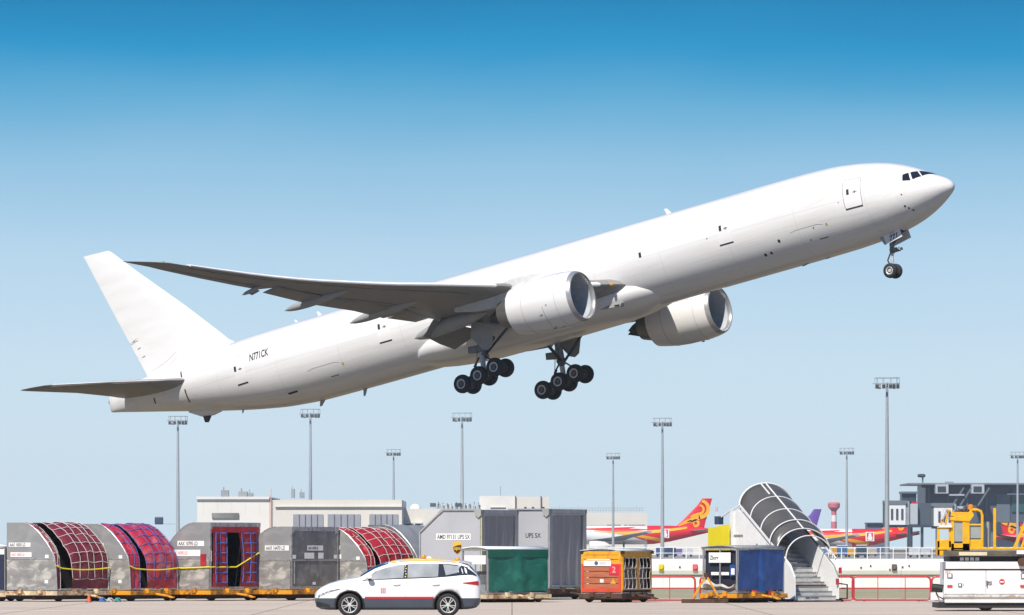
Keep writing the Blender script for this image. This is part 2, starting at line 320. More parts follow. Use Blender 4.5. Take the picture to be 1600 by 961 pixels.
# ---------------------------------------------------------------- floodlight masts
MASTG = mat('mast_grey', (.40, .44, .46), .5, .2, var=.1, vscale=.5)
LAMPD = mat('floodlight_dark', (.13, .155, .17), .5)
def mast(u, vtop, Hh, label, arm=False):
    s_ = (YH - vtop) / (Hh - EYE); Y = FPX / s_; p = at(u, 0, Y)
    r = thing('floodlight_mast', label, 'light mast', (p.x, Y, 0), 0, 'tall apron floodlight masts')
    m_ = MB(); m_.tube([(0, 0, 0), (0, 0, Hh * .5), (0, 0, Hh - .8)], [.42, .33, .2], 12); m_.build('pole', MASTG, r)
    m_ = MB()
    for z in (Hh - 1.0, Hh - .05): m_.tube([(2.0 * math.cos(a), 1.4 * math.sin(a), z) for a in [2 * PI * k / 20 for k in range(20)]], .06, 5, closed=True)
    for k in range(10): a = 2 * PI * k / 10; m_.tube([(2.0 * math.cos(a), 1.4 * math.sin(a), Hh - 1.0), (2.0 * math.cos(a), 1.4 * math.sin(a), Hh - .05)], .035, 4)
    m_.bar((-2.4, 0, Hh - 1.0), (2.1, 0, Hh - 1.0), .16); m_.bar((0, -1.4, Hh - 1.0), (0, 1.4, Hh - 1.0), .16); m_.build('head_frame', MASTG, r)
    for x, y in ((-1.7, -.8), (-.6, -1.3), (.5, -1.3), (1.1, -1.0), (1.75, -.5), (-1.2, 1.0), (1.2, 1.0)):
        m_ = MB(); M = Matrix.Translation((x, y, Hh - 1.45)) @ Matrix.Rotation(.5 * (1 if y < 0 else -1), 4, 'X'); m_.box((-.26, -.15, -.35), (.26, .15, .35), 0, M); m_.build('floodlight', LAMPD, r)
    if arm:
        m_ = MB(); m_.bar((0, 0, 7.2), (-3.2, 0, 7.2), .15); m_.build('side_arm', MASTG, r)
        m_ = MB(); m_.box((-4.9, -.4, 7.1), (-3.1, .4, 8.7)); m_.build('camera_box', mat('navy_box', (.04, .06, .12), .5), r, bev=.2)
mast(278, 650, 30, 'tall pale floodlight mast at far left below the tail', True)
mast(485, 639, 31, 'tall floodlight mast rising in front of the grey shutters of the long warehouse')
mast(615, 702, 30, 'short looking floodlight mast at the right end of the long warehouse')
mast(722, 645, 30, 'tall floodlight mast below the landing gear, beside the roof chillers')
mast(958, 708, 30, 'thin floodlight mast rising behind the railed freight terminal')
mast(1035, 653, 30, 'floodlight mast just left of the red jet tail with yellow swirl')
mast(1323, 700, 30, 'thin floodlight mast right of the pink radar tower')
mast(1386, 590, 30, 'tallest and nearest floodlight mast, in front of the jet bridge')
mast(1590, 706, 29, 'floodlight mast peeking over the dark terminal at the right edge')
# ---------------------------------------------------------------- pink and white radar tower, lattice mast
PK = mat('tower_pink', (.55, .16, .2), .7); PW = mat('tower_white', (.75, .72, .72), .7)
YT = 2300.; p = at(1303, 0, YT); t = thing('radar_tower', 'small pink and white banded tower with round pink head', 'tower', (p.x, YT, 0)); zt = lambda v: at(0, v, YT).z
for i, (v0, v1) in enumerate(((858, 826), (826, 815), (815, 805), (805, 798))):
    m_ = MB(); m_.tube([(0, 0, max(0, zt(v0))), (0, 0, zt(v1))], 1.05 - .06 * i, 14); m_.build('shaft_band', PK if i % 2 else PW, t)
m_ = MB(); m_.revolve([(zt(799), .8), (zt(795), 1.5), (zt(793), 2.0), (zt(787), 2.1), (zt(785), 1.7), (zt(784.5), .01)], n=18, ax=(0, 0, 1)); m_.build('head', PK, t)
m_ = MB(); m_.tube([(0, 0, zt(785)), (0, 0, zt(780))], .12, 6); m_.build('antenna', PW, t)
p = at(1120, 0, 2100); t = thing('lattice_mast', 'thin red and white lattice mast right of the red jet tail', 'mast', (p.x, 2100, 0)); zt = lambda v: at(0, v, 2100).z
for i in range(6):
    v0, v1 = 840 - i * 8, 832 - i * 8; m_ = MB()
    for dx in (-.3, .3): m_.bar((dx, 0, zt(v0)), (dx, 0, zt(v1)), .12)
    m_.bar((-.3, 0, zt(v0)), (.3, 0, zt(v1)), .1); m_.build('lattice_section', PK if i % 2 else PW, t)
# ---------------------------------------------------------------- far parked airliners
JW = mat('far_jet_white', (.80, .80, .79), .4); JR = mat('far_jet_red', (.68, .008, .02), .4, var=.06, vscale=.3); JY = mat('far_jet_yellow', (.9, .42, .01), .4); JP = mat('far_jet_purple', (.13, .06, .33), .4)
JG = mat('far_jet_grey', (.33, .35, .37), .5)
def loftx(rows, n=24):
    return [[(x, w * math.cos(2 * PI * k / n), (t + b) / 2 + (t - b) / 2 * math.sin(2 * PI * k / n)) for k in range(n)] for x, t, b, w in rows]
def ribbon(pts, ws, y):
    mb = MB(); L = [];
    for i, (x, z) in enumerate(pts):
        a = pts[max(i - 1, 0)]; b = pts[min(i + 1, len(pts) - 1)]; d = Vector((b[0] - a[0], b[1] - a[1])).normalized(); L.append(((x - d.y * ws[i] / 2, y, z + d.x * ws[i] / 2), (x + d.y * ws[i] / 2, y, z - d.x * ws[i] / 2)))
    mb.add([p for q in L for p in q], [(2 * i, 2 * i + 1, 2 * i + 3, 2 * i + 2) for i in range(len(L) - 1)]); return mb
RWS = [(0, -.9, -.9, .02), (.5, .0, -1.6, .8), (2, 1.2, -2.2, 1.8), (4, 2.2, -2.6, 2.4), (7, 2.75, -2.82, 2.78), (10, 2.82, -2.82, 2.82), (36, 2.82, -2.82, 2.82), (40, 2.82, -2.7, 2.78), (45, 2.8, -1.95, 2.5), (50, 2.65, -.8, 1.9), (54, 2.35, .15, 1.2), (57, 1.95, .85, .55), (58.4, 1.6, 1.1, .1)]
def far_jet(label, u_tail, vaxis, Y, yaw, sc, livery, group='airliners parked at the far gates'):
    p = at(u_tail, vaxis, Y); r = thing('parked_airliner', label, 'airplane', p, PI + yaw if False else yaw, group); r.scale = (sc,) * 3
    # local origin at the tail cone, x aft (to the right in view)
    def sh(mb): mb.v = [(x - 58.4, y, z) for x, y, z in mb.v]; return mb
    def cut(a, b):
        rows = []
        import bisect
        for x in sorted(set([a, b] + [q[0] for q in RWS if a < q[0] < b] + [a + (b - a) * k / 8 for k in range(9)])):
            i = min(max(bisect.bisect([q[0] for q in RWS], x) - 1, 0), len(RWS) - 2); t = (x - RWS[i][0]) / (RWS[i + 1][0] - RWS[i][0]); rows.append([x] + [RWS[i][k] + t * (RWS[i + 1][k] - RWS[i][k]) for k in (1, 2, 3)])
        return rows
    red = livery != 'purple'; body = JW; tail = JR if red else JP
    mb = MB(); mb.loft(loftx(cut(0, 38))); sh(mb).build('forward_fuselage', body, r)
    mb = MB(); mb.loft(loftx(cut(38, 58.4))); sh(mb).build('tail_fuselage', tail, r)
    FR = [((46.5, 2.5), (55.2, 2.2)), ((48.5, 4.2), (55.6, 4)), ((53.2, 9.0), (57.0, 8.9)), ((54.6, 11.0), (57.6, 11.0))]
    mb = MB(); mb.loft([foil_far(a, b) for a, b in FR]); f = sh(mb).build('tail_fin', tail, r)
    for sd_ in (-1, 1):
        mb = MB(); mb.loft([[(x, sd_ * y, z + dz) for x, dz in ((xl, 0), ((xl + xt) / 2, .25), (xt, 0), ((xl + xt) / 2, -.2))] for y, xl, xt, z in ((.5, 50, 55.5, 1.1), (9.7, 56.4, 58.4, 1.9))]); sh(mb).build('tailplane', JG if red else JW, r)
        mb = MB(); mb.loft([[(x, sd_ * y, z + dz) for x, dz in ((xl, 0), ((xl + xt) / 2, .5), (xt, 0), ((xl + xt) / 2, -.4))] for y, xl, xt, z in ((1.5, 20, 31, -1.6), (10, 26, 33, -.9), (29, 37, 39.3, .8))]); sh(mb).build('wing', JG, r)
        mb = MB(); mb.revolve([(0, 1.1), (.2, 1.45), (2, 1.55), (4.5, 1.3), (5.2, 1.0), (6.4, .3)], (20.5, sd_ * 9.4, -3.3), n=20, caps=True); sh(mb).build('engine', body, r)
        yo = sd_ * .5
        if red:
            def spiral(cx_, cz, r0, r1, a0, a1, w0, w1, n=16): return ribbon([(cx_ + (r0 + (r1 - r0) * k / n) * math.cos(a0 + (a1 - a0) * k / n), cz + (r0 + (r1 - r0) * k / n) * math.sin(a0 + (a1 - a0) * k / n)) for k in range(n + 1)], [w0 + (w1 - w0) * k / n for k in range(n + 1)], yo)
            for m_ in (spiral(54.0, 8.0, 2.3, 2.6, 1.35, -1.75, .9, 1.3), spiral(53.75, 7.75, 1.15, 1.35, 1.5, -1.6, .55, .8), ribbon([(53.9, 5.35), (52.4, 4.9), (50.6, 4.3), (49.2, 3.7), (47.6, 2.75)], [1.3, 1.4, 1.2, .9, .3], yo), ribbon([(53.7, 6.4), (52.2, 6.0), (51.0, 5.4)], [.8, .7, .4], yo), spiral(52.6, 3.55, .85, .85, 0, 2 * PI, .75, .75, 22), ribbon([(51.9, 4.0), (51.0, 4.3), (50.0, 3.9)], [.5, .5, .2], yo)):
                sh(m_).build('swirl_emblem', JY, f, fix=False)
    if red:
        for sd_ in (-1, 1):
            # stripes sweeping forward along the body
            def band(xs_, z0s, z1s, off, m, nm):
                def pt(x, z):
                    i = min(max([k for k in range(len(RWS) - 1) if RWS[k][0] <= x][-1], 0), len(RWS) - 2); t = (x - RWS[i][0]) / (RWS[i + 1][0] - RWS[i][0]); T, B, Wd = [RWS[i][k] + t * (RWS[i + 1][k] - RWS[i][k]) for k in (1, 2, 3)]
                    q = max(-.98, min(.98, (z - (T + B) / 2) / ((T - B) / 2))); return (x - 58.4, sd_ * (Wd * math.sqrt(1 - q * q) + off), z)
                mb = MB(); n_ = 30; rows = []
                for k in range(n_ + 1):
                    t = k / n_; x = xs_[0] + (xs_[1] - xs_[0]) * t; za = z0s[0] * (1 - t) ** 2 + 2 * z0s[1] * t * (1 - t) + z0s[2] * t * t; zb = z1s[0] * (1 - t) ** 2 + 2 * z1s[1] * t * (1 - t) + z1s[2] * t * t
                    rows.append([pt(x, za + (zb - za) * j / 5) for j in range(6)])
                mb.loft(rows, caps=False, closed=False); mb.build(nm, m, r, fix=False)
            band((16, 40), (1.6, 1.9, -2.6), (1.9, 2.2, 2.7), .03, JR, 'red_sweep')
            band((22, 43), (1.0, .4, -2.5), (1.35, .9, -1.2), .06, JY, 'yellow_sweep')
            band((29, 50), (.3, -.1, 2.0), (.9, 1.2, 2.5), .07, JY, 'yellow_sweep')
            mb = MB(); mb.box((42.0 - 58.4, sd_ * 2.62 - .05, -.9), (44.6 - 58.4, sd_ * 2.62 + .1, 1.9)); lb_ = mb.build('emblem_panel', JW, r)
            mb = MB(); mb.box((42.4 - 58.4, sd_ * 2.62 - .1, -.6), (44.2 - 58.4, sd_ * 2.62 + .13, 1.6)); mb.build('emblem_field', JR, lb_)
            mb = MB(); mb.revolve([(-.16, .75), (.16, .75)], (43.3 - 58.4, sd_ * 2.62, -.0), (0, 1, 0), 14, caps=True); mb.revolve([(-.155, .5), (.155, .5)], (43.3 - 58.4, sd_ * 2.62, 1.0), (0, 1, 0), 14, caps=True); mb.build('emblem_mark', JW, lb_)
    for x, y in ((7, 0), (31, -5), (31, 5)):
        mb = MB(); mb.tube([(x, y, -2), (x, y, -5.2)], .2, 8); mb.revolve([(-.6, .55), (.6, .55)], (x, y, -5.4), (0, 1, 0), 14, caps=True); sh(mb).build('landing_gear', mat('far_gear', (.08, .08, .08), .6), r)
    return r
def foil_far(a, b, n=8):
    pts = []; c = b[0] - a[0]
    for i in range(n): t = i / n * 2 * PI; q = .5 - .5 * math.cos(t); pts.append((a[0] + c * q, .055 * c * math.sin(t) * 1.2, a[1] + (b[1] - a[1]) * q))
    return pts
YJ = 2040.
far_jet('parked jet with red tail and yellow swirl fin left of the passenger stairs', 1117, 836, YJ, 0, 1, 'red')
far_jet('parked jet with red rear body seen between pink tower and jet bridge', 1437, 841, YJ, 0, 1, 'red')
far_jet('parked jet whose red swirl fin shows at right edge beyond the yellow loader cab', 1551, 846, YJ + 10, PI, 1, 'red')
far_jet('parked jet with plain purple fin peeking right of the stairs canopy', 1287, 840, 2200, 0, .84, 'purple')
# ---------------------------------------------------------------- dark terminal with jet bridges
TD = mat('terminal_slate', (.075, .10, .13), .4, var=.12, vscale=.08); TD2 = mat('terminal_slate_dark', (.035, .055, .08), .35); TL = mat('terminal_panel', (.12, .155, .19), .45, var=.1, vscale=.1)
TW = mat('bridge_white', (.72, .73, .74), .5); TGL = mat('terminal_glass', (.02, .09, .1), .12)
YG = 1960.
te = thing('terminal_building', 'dark slate airport terminal with flat roof at right edge', 'building')
part(te, 'upper_wall', TD, pbox(1446, 1720, 757, 816, YG + 25, 40)); part(te, 'lower_wall', TD2, pbox(1505, 1720, 816, 0, YG + 260, 20, base=0))
part(te, 'roof_slab', mat('roof_slab', (.2, .22, .24), .6), pbox(1421, 1720, 754.5, 757, YG + 20, 50)); part(te, 'roof_edge', TD2, pbox(1440, 1720, 757, 762, YG + 23, 1))
for u in (1462, 1518):
    w_ = part(te, 'box_window', mat('box_window_grey', (.45, .47, .5), .5), pbox(u, u + 20, 757, 771, YG + 17, 9)); part(w_, 'pane', TD2, pbox(u + 3, u + 16, 760, 769, YG + 17, .5, -.1))
part(te, 'roof_plant', ROOFG, pbox(1478, 1490, 752.5, 755, YG + 30, 4))
for u in (1450, 1480, 1510, 1540): part(te, 'wall_column', TL, pbox(u, u + 3, 762, 816, YG + 24.4, 1))
part(te, 'wall_panel', TL, pbox(1557, 1578, 772, 816, YG + 24.6, 1)); part(te, 'glazing', TGL, pbox(1581, 1605, 763, 800, YG + 24.5, 1)); part(te, 'light_shelf', TW, pbox(1574, 1605, 771, 773, YG + 23.5, 1.5))
for u in (1606, 1640, 1680): part(te, 'glazing', TGL, pbox(u, u + 28, 763, 800, YG + 24.5, 1))
part(te, 'canopy_strip', mat('strip_pale', (.4, .45, .48), .5), pbox(1484, 1507, 772, 774.5, YG + 14, 6))
for u in (1500, 1512, 1540): mb = MB(); mb.bar(at(u - 12, 790, YG + 15), at(u + 6, 762, YG + 15), .5); mb.build('roof_brace', TL, te)
for u in (1462, 1505, 1548, 1590): part(te, 'support_column', TL, pbox(u, u + 4, 816, 0, YG + 26, 1.2, base=0))
part(te, 'roof_mast', mat('mast_teal', (.1, .25, .25), .6), pbox(1440.6, 1443, 746, 755, YG + 30, .6)); part(te, 'radar_head', mat('radar_black', (.02, .035, .035), .6), pbox(1434, 1446.5, 740.5, 746, YG + 29, 2.5), bev=.6)
def bridge(u0, u1, v0, v1, label, dx):
    b = thing('jet_bridge', label, 'jet bridge', (0, 0, 0), 0, 'jet bridges at the far terminal')
    Y = YG - 30
    c_ = part(b, 'cab', TW, pbox(u0 + 4, u1, v0 + 4, v1, Y, 6)); part(b, 'cab_roof', mat('bridge_roof', (.14, .16, .18), .6), pbox(u0, u1 + 2, v0 - 1, v0 + 4, Y - .4, 7)); part(b, 'bellows', mat('bellows_dark', (.09, .1, .11), .8), pbox(u0, u0 + 4, v0 + 4, v1, Y, 6))
    for k in range(3): part(c_, 'window', DKWIN, pbox(u0 + 11 + k * 8, u0 + 14.5 + k * 8, v0 + 12, v0 + 29, Y, .3, -.2))
    part(b, 'collar', mat('collar_grey', (.3, .33, .36), .6, var=.2, vscale=.6), pbox(u1, u1 + 6, v0, v1, Y + .4, 6)); part(b, 'light_panel', mat('panel_pale', (.42, .46, .5), .5), pbox(u1 + 7, u1 + dx * .45, v0 + 4, v1 - 1, Y + 1, 4))
    part(b, 'tunnel', TD, pbox(u1 + dx * .45, u1 + dx, v0 + 3, v1 + 1, Y + 3, 30)); part(b, 'underframe', TD2, pbox(u0 + 2, u1 + dx, v1, v1 + 4, Y + .5, 5))
    part(b, 'drive_leg', TD2, pbox(u1 + 7, u1 + 11, v1 + 4, 0, Y + 2, 2, base=0)); part(b, 'drive_leg', TD2, pbox(u1 + 24, u1 + 28, v1 + 4, 0, Y + 2, 2, base=0))
bridge(1381, 1415, 783, 820, 'white jet bridge cab with three windows beside the tall mast', 42)
bridge(1455, 1488, 787, 822, 'jet bridge cab half hidden by the yellow loader cab', 38)
sb_ = thing('gate_annex', 'small dark rooftop annex left of the terminal above the jet bridge', 'building'); part(sb_, 'wall', TD2, pbox(1409, 1432, 771, 784, YG + 5, 10)); part(sb_, 'roof', TL, pbox(1408, 1436, 768, 771, YG + 4, 12)); part(sb_, 'support', TD2, pbox(1418, 1424, 784, 0, YG + 8, 3, base=0))
bd = thing('gate_shed', 'low dark blue shed behind the second jet near the mast', 'building'); part(bd, 'wall', mat('shed_blue', (.1, .13, .2), .6), pbox(1355, 1384, 818, 0, YG + 130, 12, base=0)); part(bd, 'roof', TD, pbox(1354, 1385, 816.5, 818, YG + 129, 14))
# ---------------------------------------------------------------- far ground equipment behind the wall
BLU = (.03, .08, .22); far_cols = [(1033, BLU, 'blue'), (1048, (.02, .05, .1), 'navy'), (1062, (.16, .1, .35), 'purple'), (1074, (.6, .6, .62), 'white'), (1284, (.06, .2, .5), 'bright blue'), (1300, (.6, .3, .03), 'orange'), (1316, (.05, .13, .3), 'dark blue'), (1332, (.62, .32, .03), 'amber'), (1346, (.03, .06, .1), 'black'), (1362, (.45, .4, .32), 'tan'), (1428, (.55, .57, .58), 'pale grey'), (1446, (.5, .52, .54), 'silver')]
places = ['left of the yellow panel', 'under the red tail', 'under the red tail', 'near the yellow stairs panel', 'just right of the stairs canopy', 'right of the stairs canopy', 'under the second red jet', 'under the second red jet', 'left of the tallest mast', 'left of the tallest mast', 'right of the tallest mast', 'left of the yellow loader cab']
for (u, c, nm), pl_ in zip(far_cols, places):
    Y = 1500 + (u * 37) % 300; p = at(u, 0, Y); w_ = 16 / px(Y); r = thing('service_cart', '%s ground service cart far behind the railing %s' % (nm, pl_), 'cart', (p.x, Y, 0), 0, 'ground carts far behind the railing')
    h_ = 2.0 + (u % 3) * .35; m_ = mat('cart_%d' % u, c, .6, var=.2, vscale=1)
    mb = MB(); mb.box((-w_ / 2, -.8, .5), (w_ / 2, .8, h_)); mb.build('body', m_, r, bev=.08); mb = MB(); mb.box((-w_ / 2 - .05, -.85, h_), (w_ / 2 + .05, .85, h_ + .15)); mb.build('roof', RAILM, r)
    for x in (-w_ * .35, w_ * .35): mb = MB(); mb.revolve([(-.1, .3), (.1, .3)], (x, -.75, .3), (0, 1, 0), 14, caps=True); mb.build('wheel', RUBBER, r)
# ---------------------------------------------------------------- the departing airliner (local axes: x aft from the nose, y starboard, z up)
jet = thing('cargo_airliner', 'huge plain white twin engine jet climbing with its wheels still down', 'airplane')
aft, stb, upv = (-.82969, .51321, -.21961), (-.52958, -.84805, .01897), (-.17650, .13204, .97540)
jet.matrix_world = Matrix(((aft[0], stb[0], upv[0], 30.684), (aft[1], stb[1], upv[1], 472.738), (aft[2], stb[2], upv[2], 27.82), (0, 0, 0, 1)))
FT = [(0, -.58, -.58, 0), (.08, -.33, -.80, .27), (.25, -.11, -.97, .53), (.6, .16, -1.19, .87), (1.1, .45, -1.48, 1.25), (1.7, .82, -1.79, 1.63), (2.4, 1.24, -2.1, 1.98), (3.2, 1.66, -2.38, 2.29), (4.2, 2.07, -2.63, 2.57), (5.4, 2.43, -2.84, 2.80), (7, 2.76, -3.0, 2.98), (9, 3.0, -3.08, 3.08), (11, 3.08, -3.1, 3.1), (14, 3.1, -3.1, 3.1),
      (20, 3.1, -3.1, 3.1), (30, 3.1, -3.1, 3.1), (40, 3.1, -3.1, 3.1), (48, 3.1, -3.1, 3.1), (51, 3.1, -3.09, 3.1), (54, 3.09, -3.06, 3.06), (57, 3.06, -2.86, 2.94), (60, 3.0, -2.42, 2.72), (63, 2.88, -1.83, 2.38), (66, 2.68, -1.16, 1.9), (69, 2.38, -.48, 1.3), (71, 2.12, -.04, .82), (72.4, 1.93, .28, .42), (73.1, 1.8, .43, .2), (73.2, 1.75, .5, .05)]
def herm(x, k):
    """smooth (monotone cubic) interpolation of the section table"""
    n = len(FT); i = 0
    while i < n - 2 and x > FT[i + 1][0]: i += 1
    def sl(j):
        if j <= 0 or j >= n - 1: return None
        a = (FT[j][k] - FT[j - 1][k]) / (FT[j][0] - FT[j - 1][0]); b = (FT[j + 1][k] - FT[j][k]) / (FT[j + 1][0] - FT[j][0])
        return 0 if a * b <= 0 else 2 * a * b / (a + b)
    h = FT[i + 1][0] - FT[i][0]; t = (x - FT[i][0]) / h; d = (FT[i + 1][k] - FT[i][k]) / h
    m0 = sl(i); m1 = sl(i + 1); m0 = d if m0 is None else m0; m1 = d if m1 is None else m1
    return (2 * t ** 3 - 3 * t * t + 1) * FT[i][k] + (t ** 3 - 2 * t * t + t) * h * m0 + (-2 * t ** 3 + 3 * t * t) * FT[i + 1][k] + (t ** 3 - t * t) * h * m1
def fs(x, ph, off=0.):
    """point on the fuselage skin at station x, angle ph (0 = starboard, 90 deg = crown)"""
    t, b, w = herm(x, 1), herm(x, 2), herm(x, 3); h = (t - b) / 2
    c, s_ = math.cos(ph), math.sin(ph)
    n = Vector((0, c / max(w, .01), s_ / max(h, .01))).normalized()
    return Vector((x, w * c, (t + b) / 2 + h * s_)) + n * off
def fz(x, z, off=0., side=1):
    t, b = herm(x, 1), herm(x, 2); p = fs(x, math.asin(max(-1, min(1, (z - (t + b) / 2) / ((t - b) / 2)))), off); p.y *= side; return p
xs = [0.004, .02, .05, .1, .17, .25, .36, .48, .6] + [.6 + .25 * i for i in range(1, 34)] + [9.4 + 1.2 * i for i in range(1, 34)] + [49.5 + .6 * i for i in range(1, 39)] + [72.7, 73.0, 73.12, 73.2]
mb = MB(); mb.loft([[fs(x, 2 * PI * k / 72) for k in range(72)] for x in xs])
fus = mb.build('fuselage', FUSW, jet)
# wing-body fairing
FF = [(23.4, 1.6, -2.8), (24.2, 2.15, -3.0), (25.2, 2.6, -3.2), (26.5, 3.0, -3.38), (28.5, 3.32, -3.5), (32, 3.45, -3.52), (36, 3.45, -3.52), (39.5, 3.4, -3.48), (41.5, 3.25, -3.38), (43, 2.95, -3.22), (44, 2.5, -3.05), (44.6, 1.9, -2.85)]
mb = MB(); rings = []
for x, w, b in FF:
    zt = -.75 - (.9 if x < 24 or x > 44.2 else .35 if x < 25 or x > 43.3 else 0)
    rings.append([(x, w * math.copysign(abs(math.cos(a)) ** .8, math.cos(a)), (zt + b) / 2 + (zt - b) / 2 * math.sin(a)) for a in [2 * PI * k / 40 for k in range(40)]])
mb.loft(rings); fair = mb.build('wing_body_fairing', WHITE, jet)
mb = MB(); mb.prism([(26.3, -2.72), (28.2, -2.55), (28.15, -2.78), (26.45, -2.93)], 2.45, 2.93, 'y'); mb.build('air_intake_scoop', GREYL, fair)
mb = MB(); mb.prism([(26.45, -2.78), (26.9, -2.74), (26.9, -2.86), (26.5, -2.9)], 2.92, 2.945, 'y'); mb.build('intake_opening', BLACK, fair)
# lifting surfaces
def foil(xl, zl, xt, zt, y, tcr, n=12, camber=.015, vert=False):
    pts = []
    c = math.hypot(xt - xl, zt - zl)
    def th(t): return 5 * tcr * (.2969 * math.sqrt(t) - .126 * t - .3516 * t * t + .2843 * t ** 3 - .1015 * t ** 4) * c + .004
    ts = [.5 * (1 - math.cos(PI * i / n)) for i in range(n + 1)]
    for t in ts[::-1]: pts.append((t, th(t) + camber * c * 4 * t * (1 - t)))
    for t in ts[1:]: pts.append((t, -th(t) + camber * c * 4 * t * (1 - t)))
    if vert: return [(xl + t * (xt - xl), d, zl + t * (zt - zl)) for t, d in pts]
    return [(xl + t * (xt - xl), y, zl + t * (zt - zl) + d) for t, d in pts]
WS = [(0, 24.2, 38.4, -1.8, -1.75, .13), (3.1, 26.03, 38.4, -1.42, -1.6, .125), (6.5, 28.37, 38.6, -1.08, -1.3, .115), (10.2, 30.9, 39.0, -.72, -.9, .105), (14, 33.52, 39.7, -.2, -.3, .1), (18, 36.27, 40.7, .3, .2, .095), (21.9, 38.95, 41.75, .97, .9, .095), (23.3, 39.9, 42.15, 1.25, 1.2, .095), (23.45, 40.0, 43.25, 1.28, 1.36, .09), (25, 41.08, 44.0, 1.65, 1.75, .09), (27.5, 42.8, 45.25, 2.3, 2.45, .09), (30.0, 44.5, 46.5, 3.02, 3.2, .085), (30.9, 45.15, 46.95, 3.32, 3.5, .08), (31.5, 46.15, 47.4, 3.6, 3.72, .075), (32.0, 47.05, 47.75, 3.83, 3.9, .07), (32.4, 47.85, 48.02, 4.02, 4.05, .06)]
def wz(y, k):
    for a, b in zip(WS, WS[1:]):
        if a[0] <= y <= b[0]: t = (y - a[0]) / (b[0] - a[0]); return a[k] + t * (b[k] - a[k])
for sgn, mk in ((1, lambda m: m), (-1, mirror_y)):
    mb = MB(); mb.loft([foil(xl, zl, xt, zt, y, tcr) for y, xl, xt, zl, zt, tcr in WS])
    wing = mk(mb).build('wing', GREYW, jet)
    for y0, y1 in ((4.6, 8.3), (11.2, 14.27), (14.3, 17.37), (17.4, 20.47), (20.5, 23.47), (23.5, 26.47), (26.5, 29.9)):   # slats drooped for take-off
        mb = MB(); rr = []
        for i in range(3):
            y = y0 + (y1 - y0) * i / 2; ch = .95 - .018 * y; xl, zl = wz(y, 1) - .34, wz(y, 3) - .02
            rr.append([(xl + a * ch, y, zl + b * ch) for a, b in ((1.0, .28), (.62, .27), (.3, .2), (.1, .09), (0, -.06), (.08, -.17), (.3, -.2), (.32, -.13), (.5, .02), (.75, .17))])
        mb.loft(rr); mk(mb).build('slat', LEDGE, wing)
    def flap(name, secs):
        m_ = MB(); m_.loft([foil(xl, zl, xt, zt, y, .11, 8) for y, xl, zl, xt, zt in secs]); mk(m_).build(name, GREYW, wing)
    flap('outboard_flap', [(11.9, 38.5, -.72, 40.6, -.8), (15, 39.2, -.2, 41.0, -.32), (19, 40.3, .28, 42.1, .26), (23.2, 41.5, 1.1, 43.0, 1.08)])
    flap('flaperon', [(8.9, 38.3, -1.0, 39.85, -1.12), (11.75, 38.5, -.72, 40.4, -.84)])
    flap('inboard_flap', [(3.5, 37.9, -1.9, 40.3, -2.78), (6, 38.1, -1.65, 39.95, -2.58), (8.7, 38.4, -1.25, 39.45, -2.25)])
    mb = MB(); mb.loft([foil(43.0, 1.22, 43.7, 1.05, 23.5, .1, 6), foil(43.15, 1.3, 43.75, 1.15, 23.9, .1, 6)]); mk(mb).build('flap_end_rib', GREYW, wing)
    for y, (xf, zf), (xm, zt, zb), (xa, za), hw in ((19.3, (38.4, .34), (41.3, .62, -.04), (44.0, .2), .36), (13, (36.5, -.48), (39.6, -.1, -.85), (42.8, -.7), .44), (7.6, (34.6, -1.6), (37.8, -1.15, -2.25), (41.0, -2.0), .58), (24.1, (42.4, 1.32), (43.2, 1.4, 1.1), (44.2, 1.15), .1)):
        rr = []
        for t in [i / 14 for i in range(15)]:
            if t < .5: e = math.sin(PI * t) ** .6 if t > 0 else .02
            else: e = max(.03, (1 - ((t - .5) * 2) ** 2.6) ** .75)
            x = xf + (xm - xf) * t * 2 if t < .5 else xm + (xa - xm) * (t - .5) * 2
            zc = zf + ((zt + zb) / 2 - zf) * t * 2 if t < .5 else (zt + zb) / 2 + (za - (zt + zb) / 2) * (t - .5) * 2
            rr.append([(x, y + hw * e * math.cos(a), zc + (zt - zb) / 2 * e * math.sin(a)) for a in [2 * PI * k / 14 for k in range(14)]])
        mb = MB(); mb.loft(rr); mk(mb).build('flap_track_fairing', GREYL, wing)
    for y0, y1, fr in ((24.3, 29.8, .72), (11.8, 23.2, .8), (11.8, 29.6, .16)):
        mb = MB(); pts = []
        for k in range(9):
            y = y0 + (y1 - y0) * k / 8; xl, xt, zl, zt, tk = [wz(y, q) for q in (1, 2, 3, 4, 5)]; ch = xt - xl
            th_ = 5 * tk * (.2969 * math.sqrt(fr) - .126 * fr - .3516 * fr * fr + .2843 * fr ** 3 - .1015 * fr ** 4) * ch
            pts.append((xl + fr * ch, y, zl + fr * (zt - zl) - th_ + .06 * ch * fr * (1 - fr) - .004))
        mb.tube(pts, .022, 4); mk(mb).build('wing_seam', mat('wing_seam_dark', (.05, .05, .05), .6), wing)
    mb = MB(); mb.revolve([(0, .001), (.1, .06), (.35, .07), (.5, .05), (.55, .001)], (45.5, 30.9, 3.5), n=10); mk(mb).build('navigation_light', mat('green_lamp' if sgn > 0 else 'red_lamp', (.02, .35, .25) if sgn > 0 else (.5, .02, .02), .15), wing)
    # horizontal stabiliser
    SS = [(0, 63.2, 71.2, .62, 1.0, .1), (1.5, 64.35, 71.35, .78, 1.1, .1), (2.2, 64.85, 71.5, .88, 1.2, .1), (5.5, 68.2, 72.2, 1.42, 1.5, .095), (9.7, 72.0, 73.15, 1.86, 1.68, .09), (10.3, 72.8, 73.4, 1.86, 1.74, .08), (10.76, 73.42, 73.55, 1.82, 1.8, .06)]
    mb = MB(); mb.loft([foil(xl, zl, xt, zt, y, tcr, camber=-.005) for y, xl, xt, zl, zt, tcr in SS])
    stab = mk(mb).build('horizontal_stabilizer', GREYW, jet)
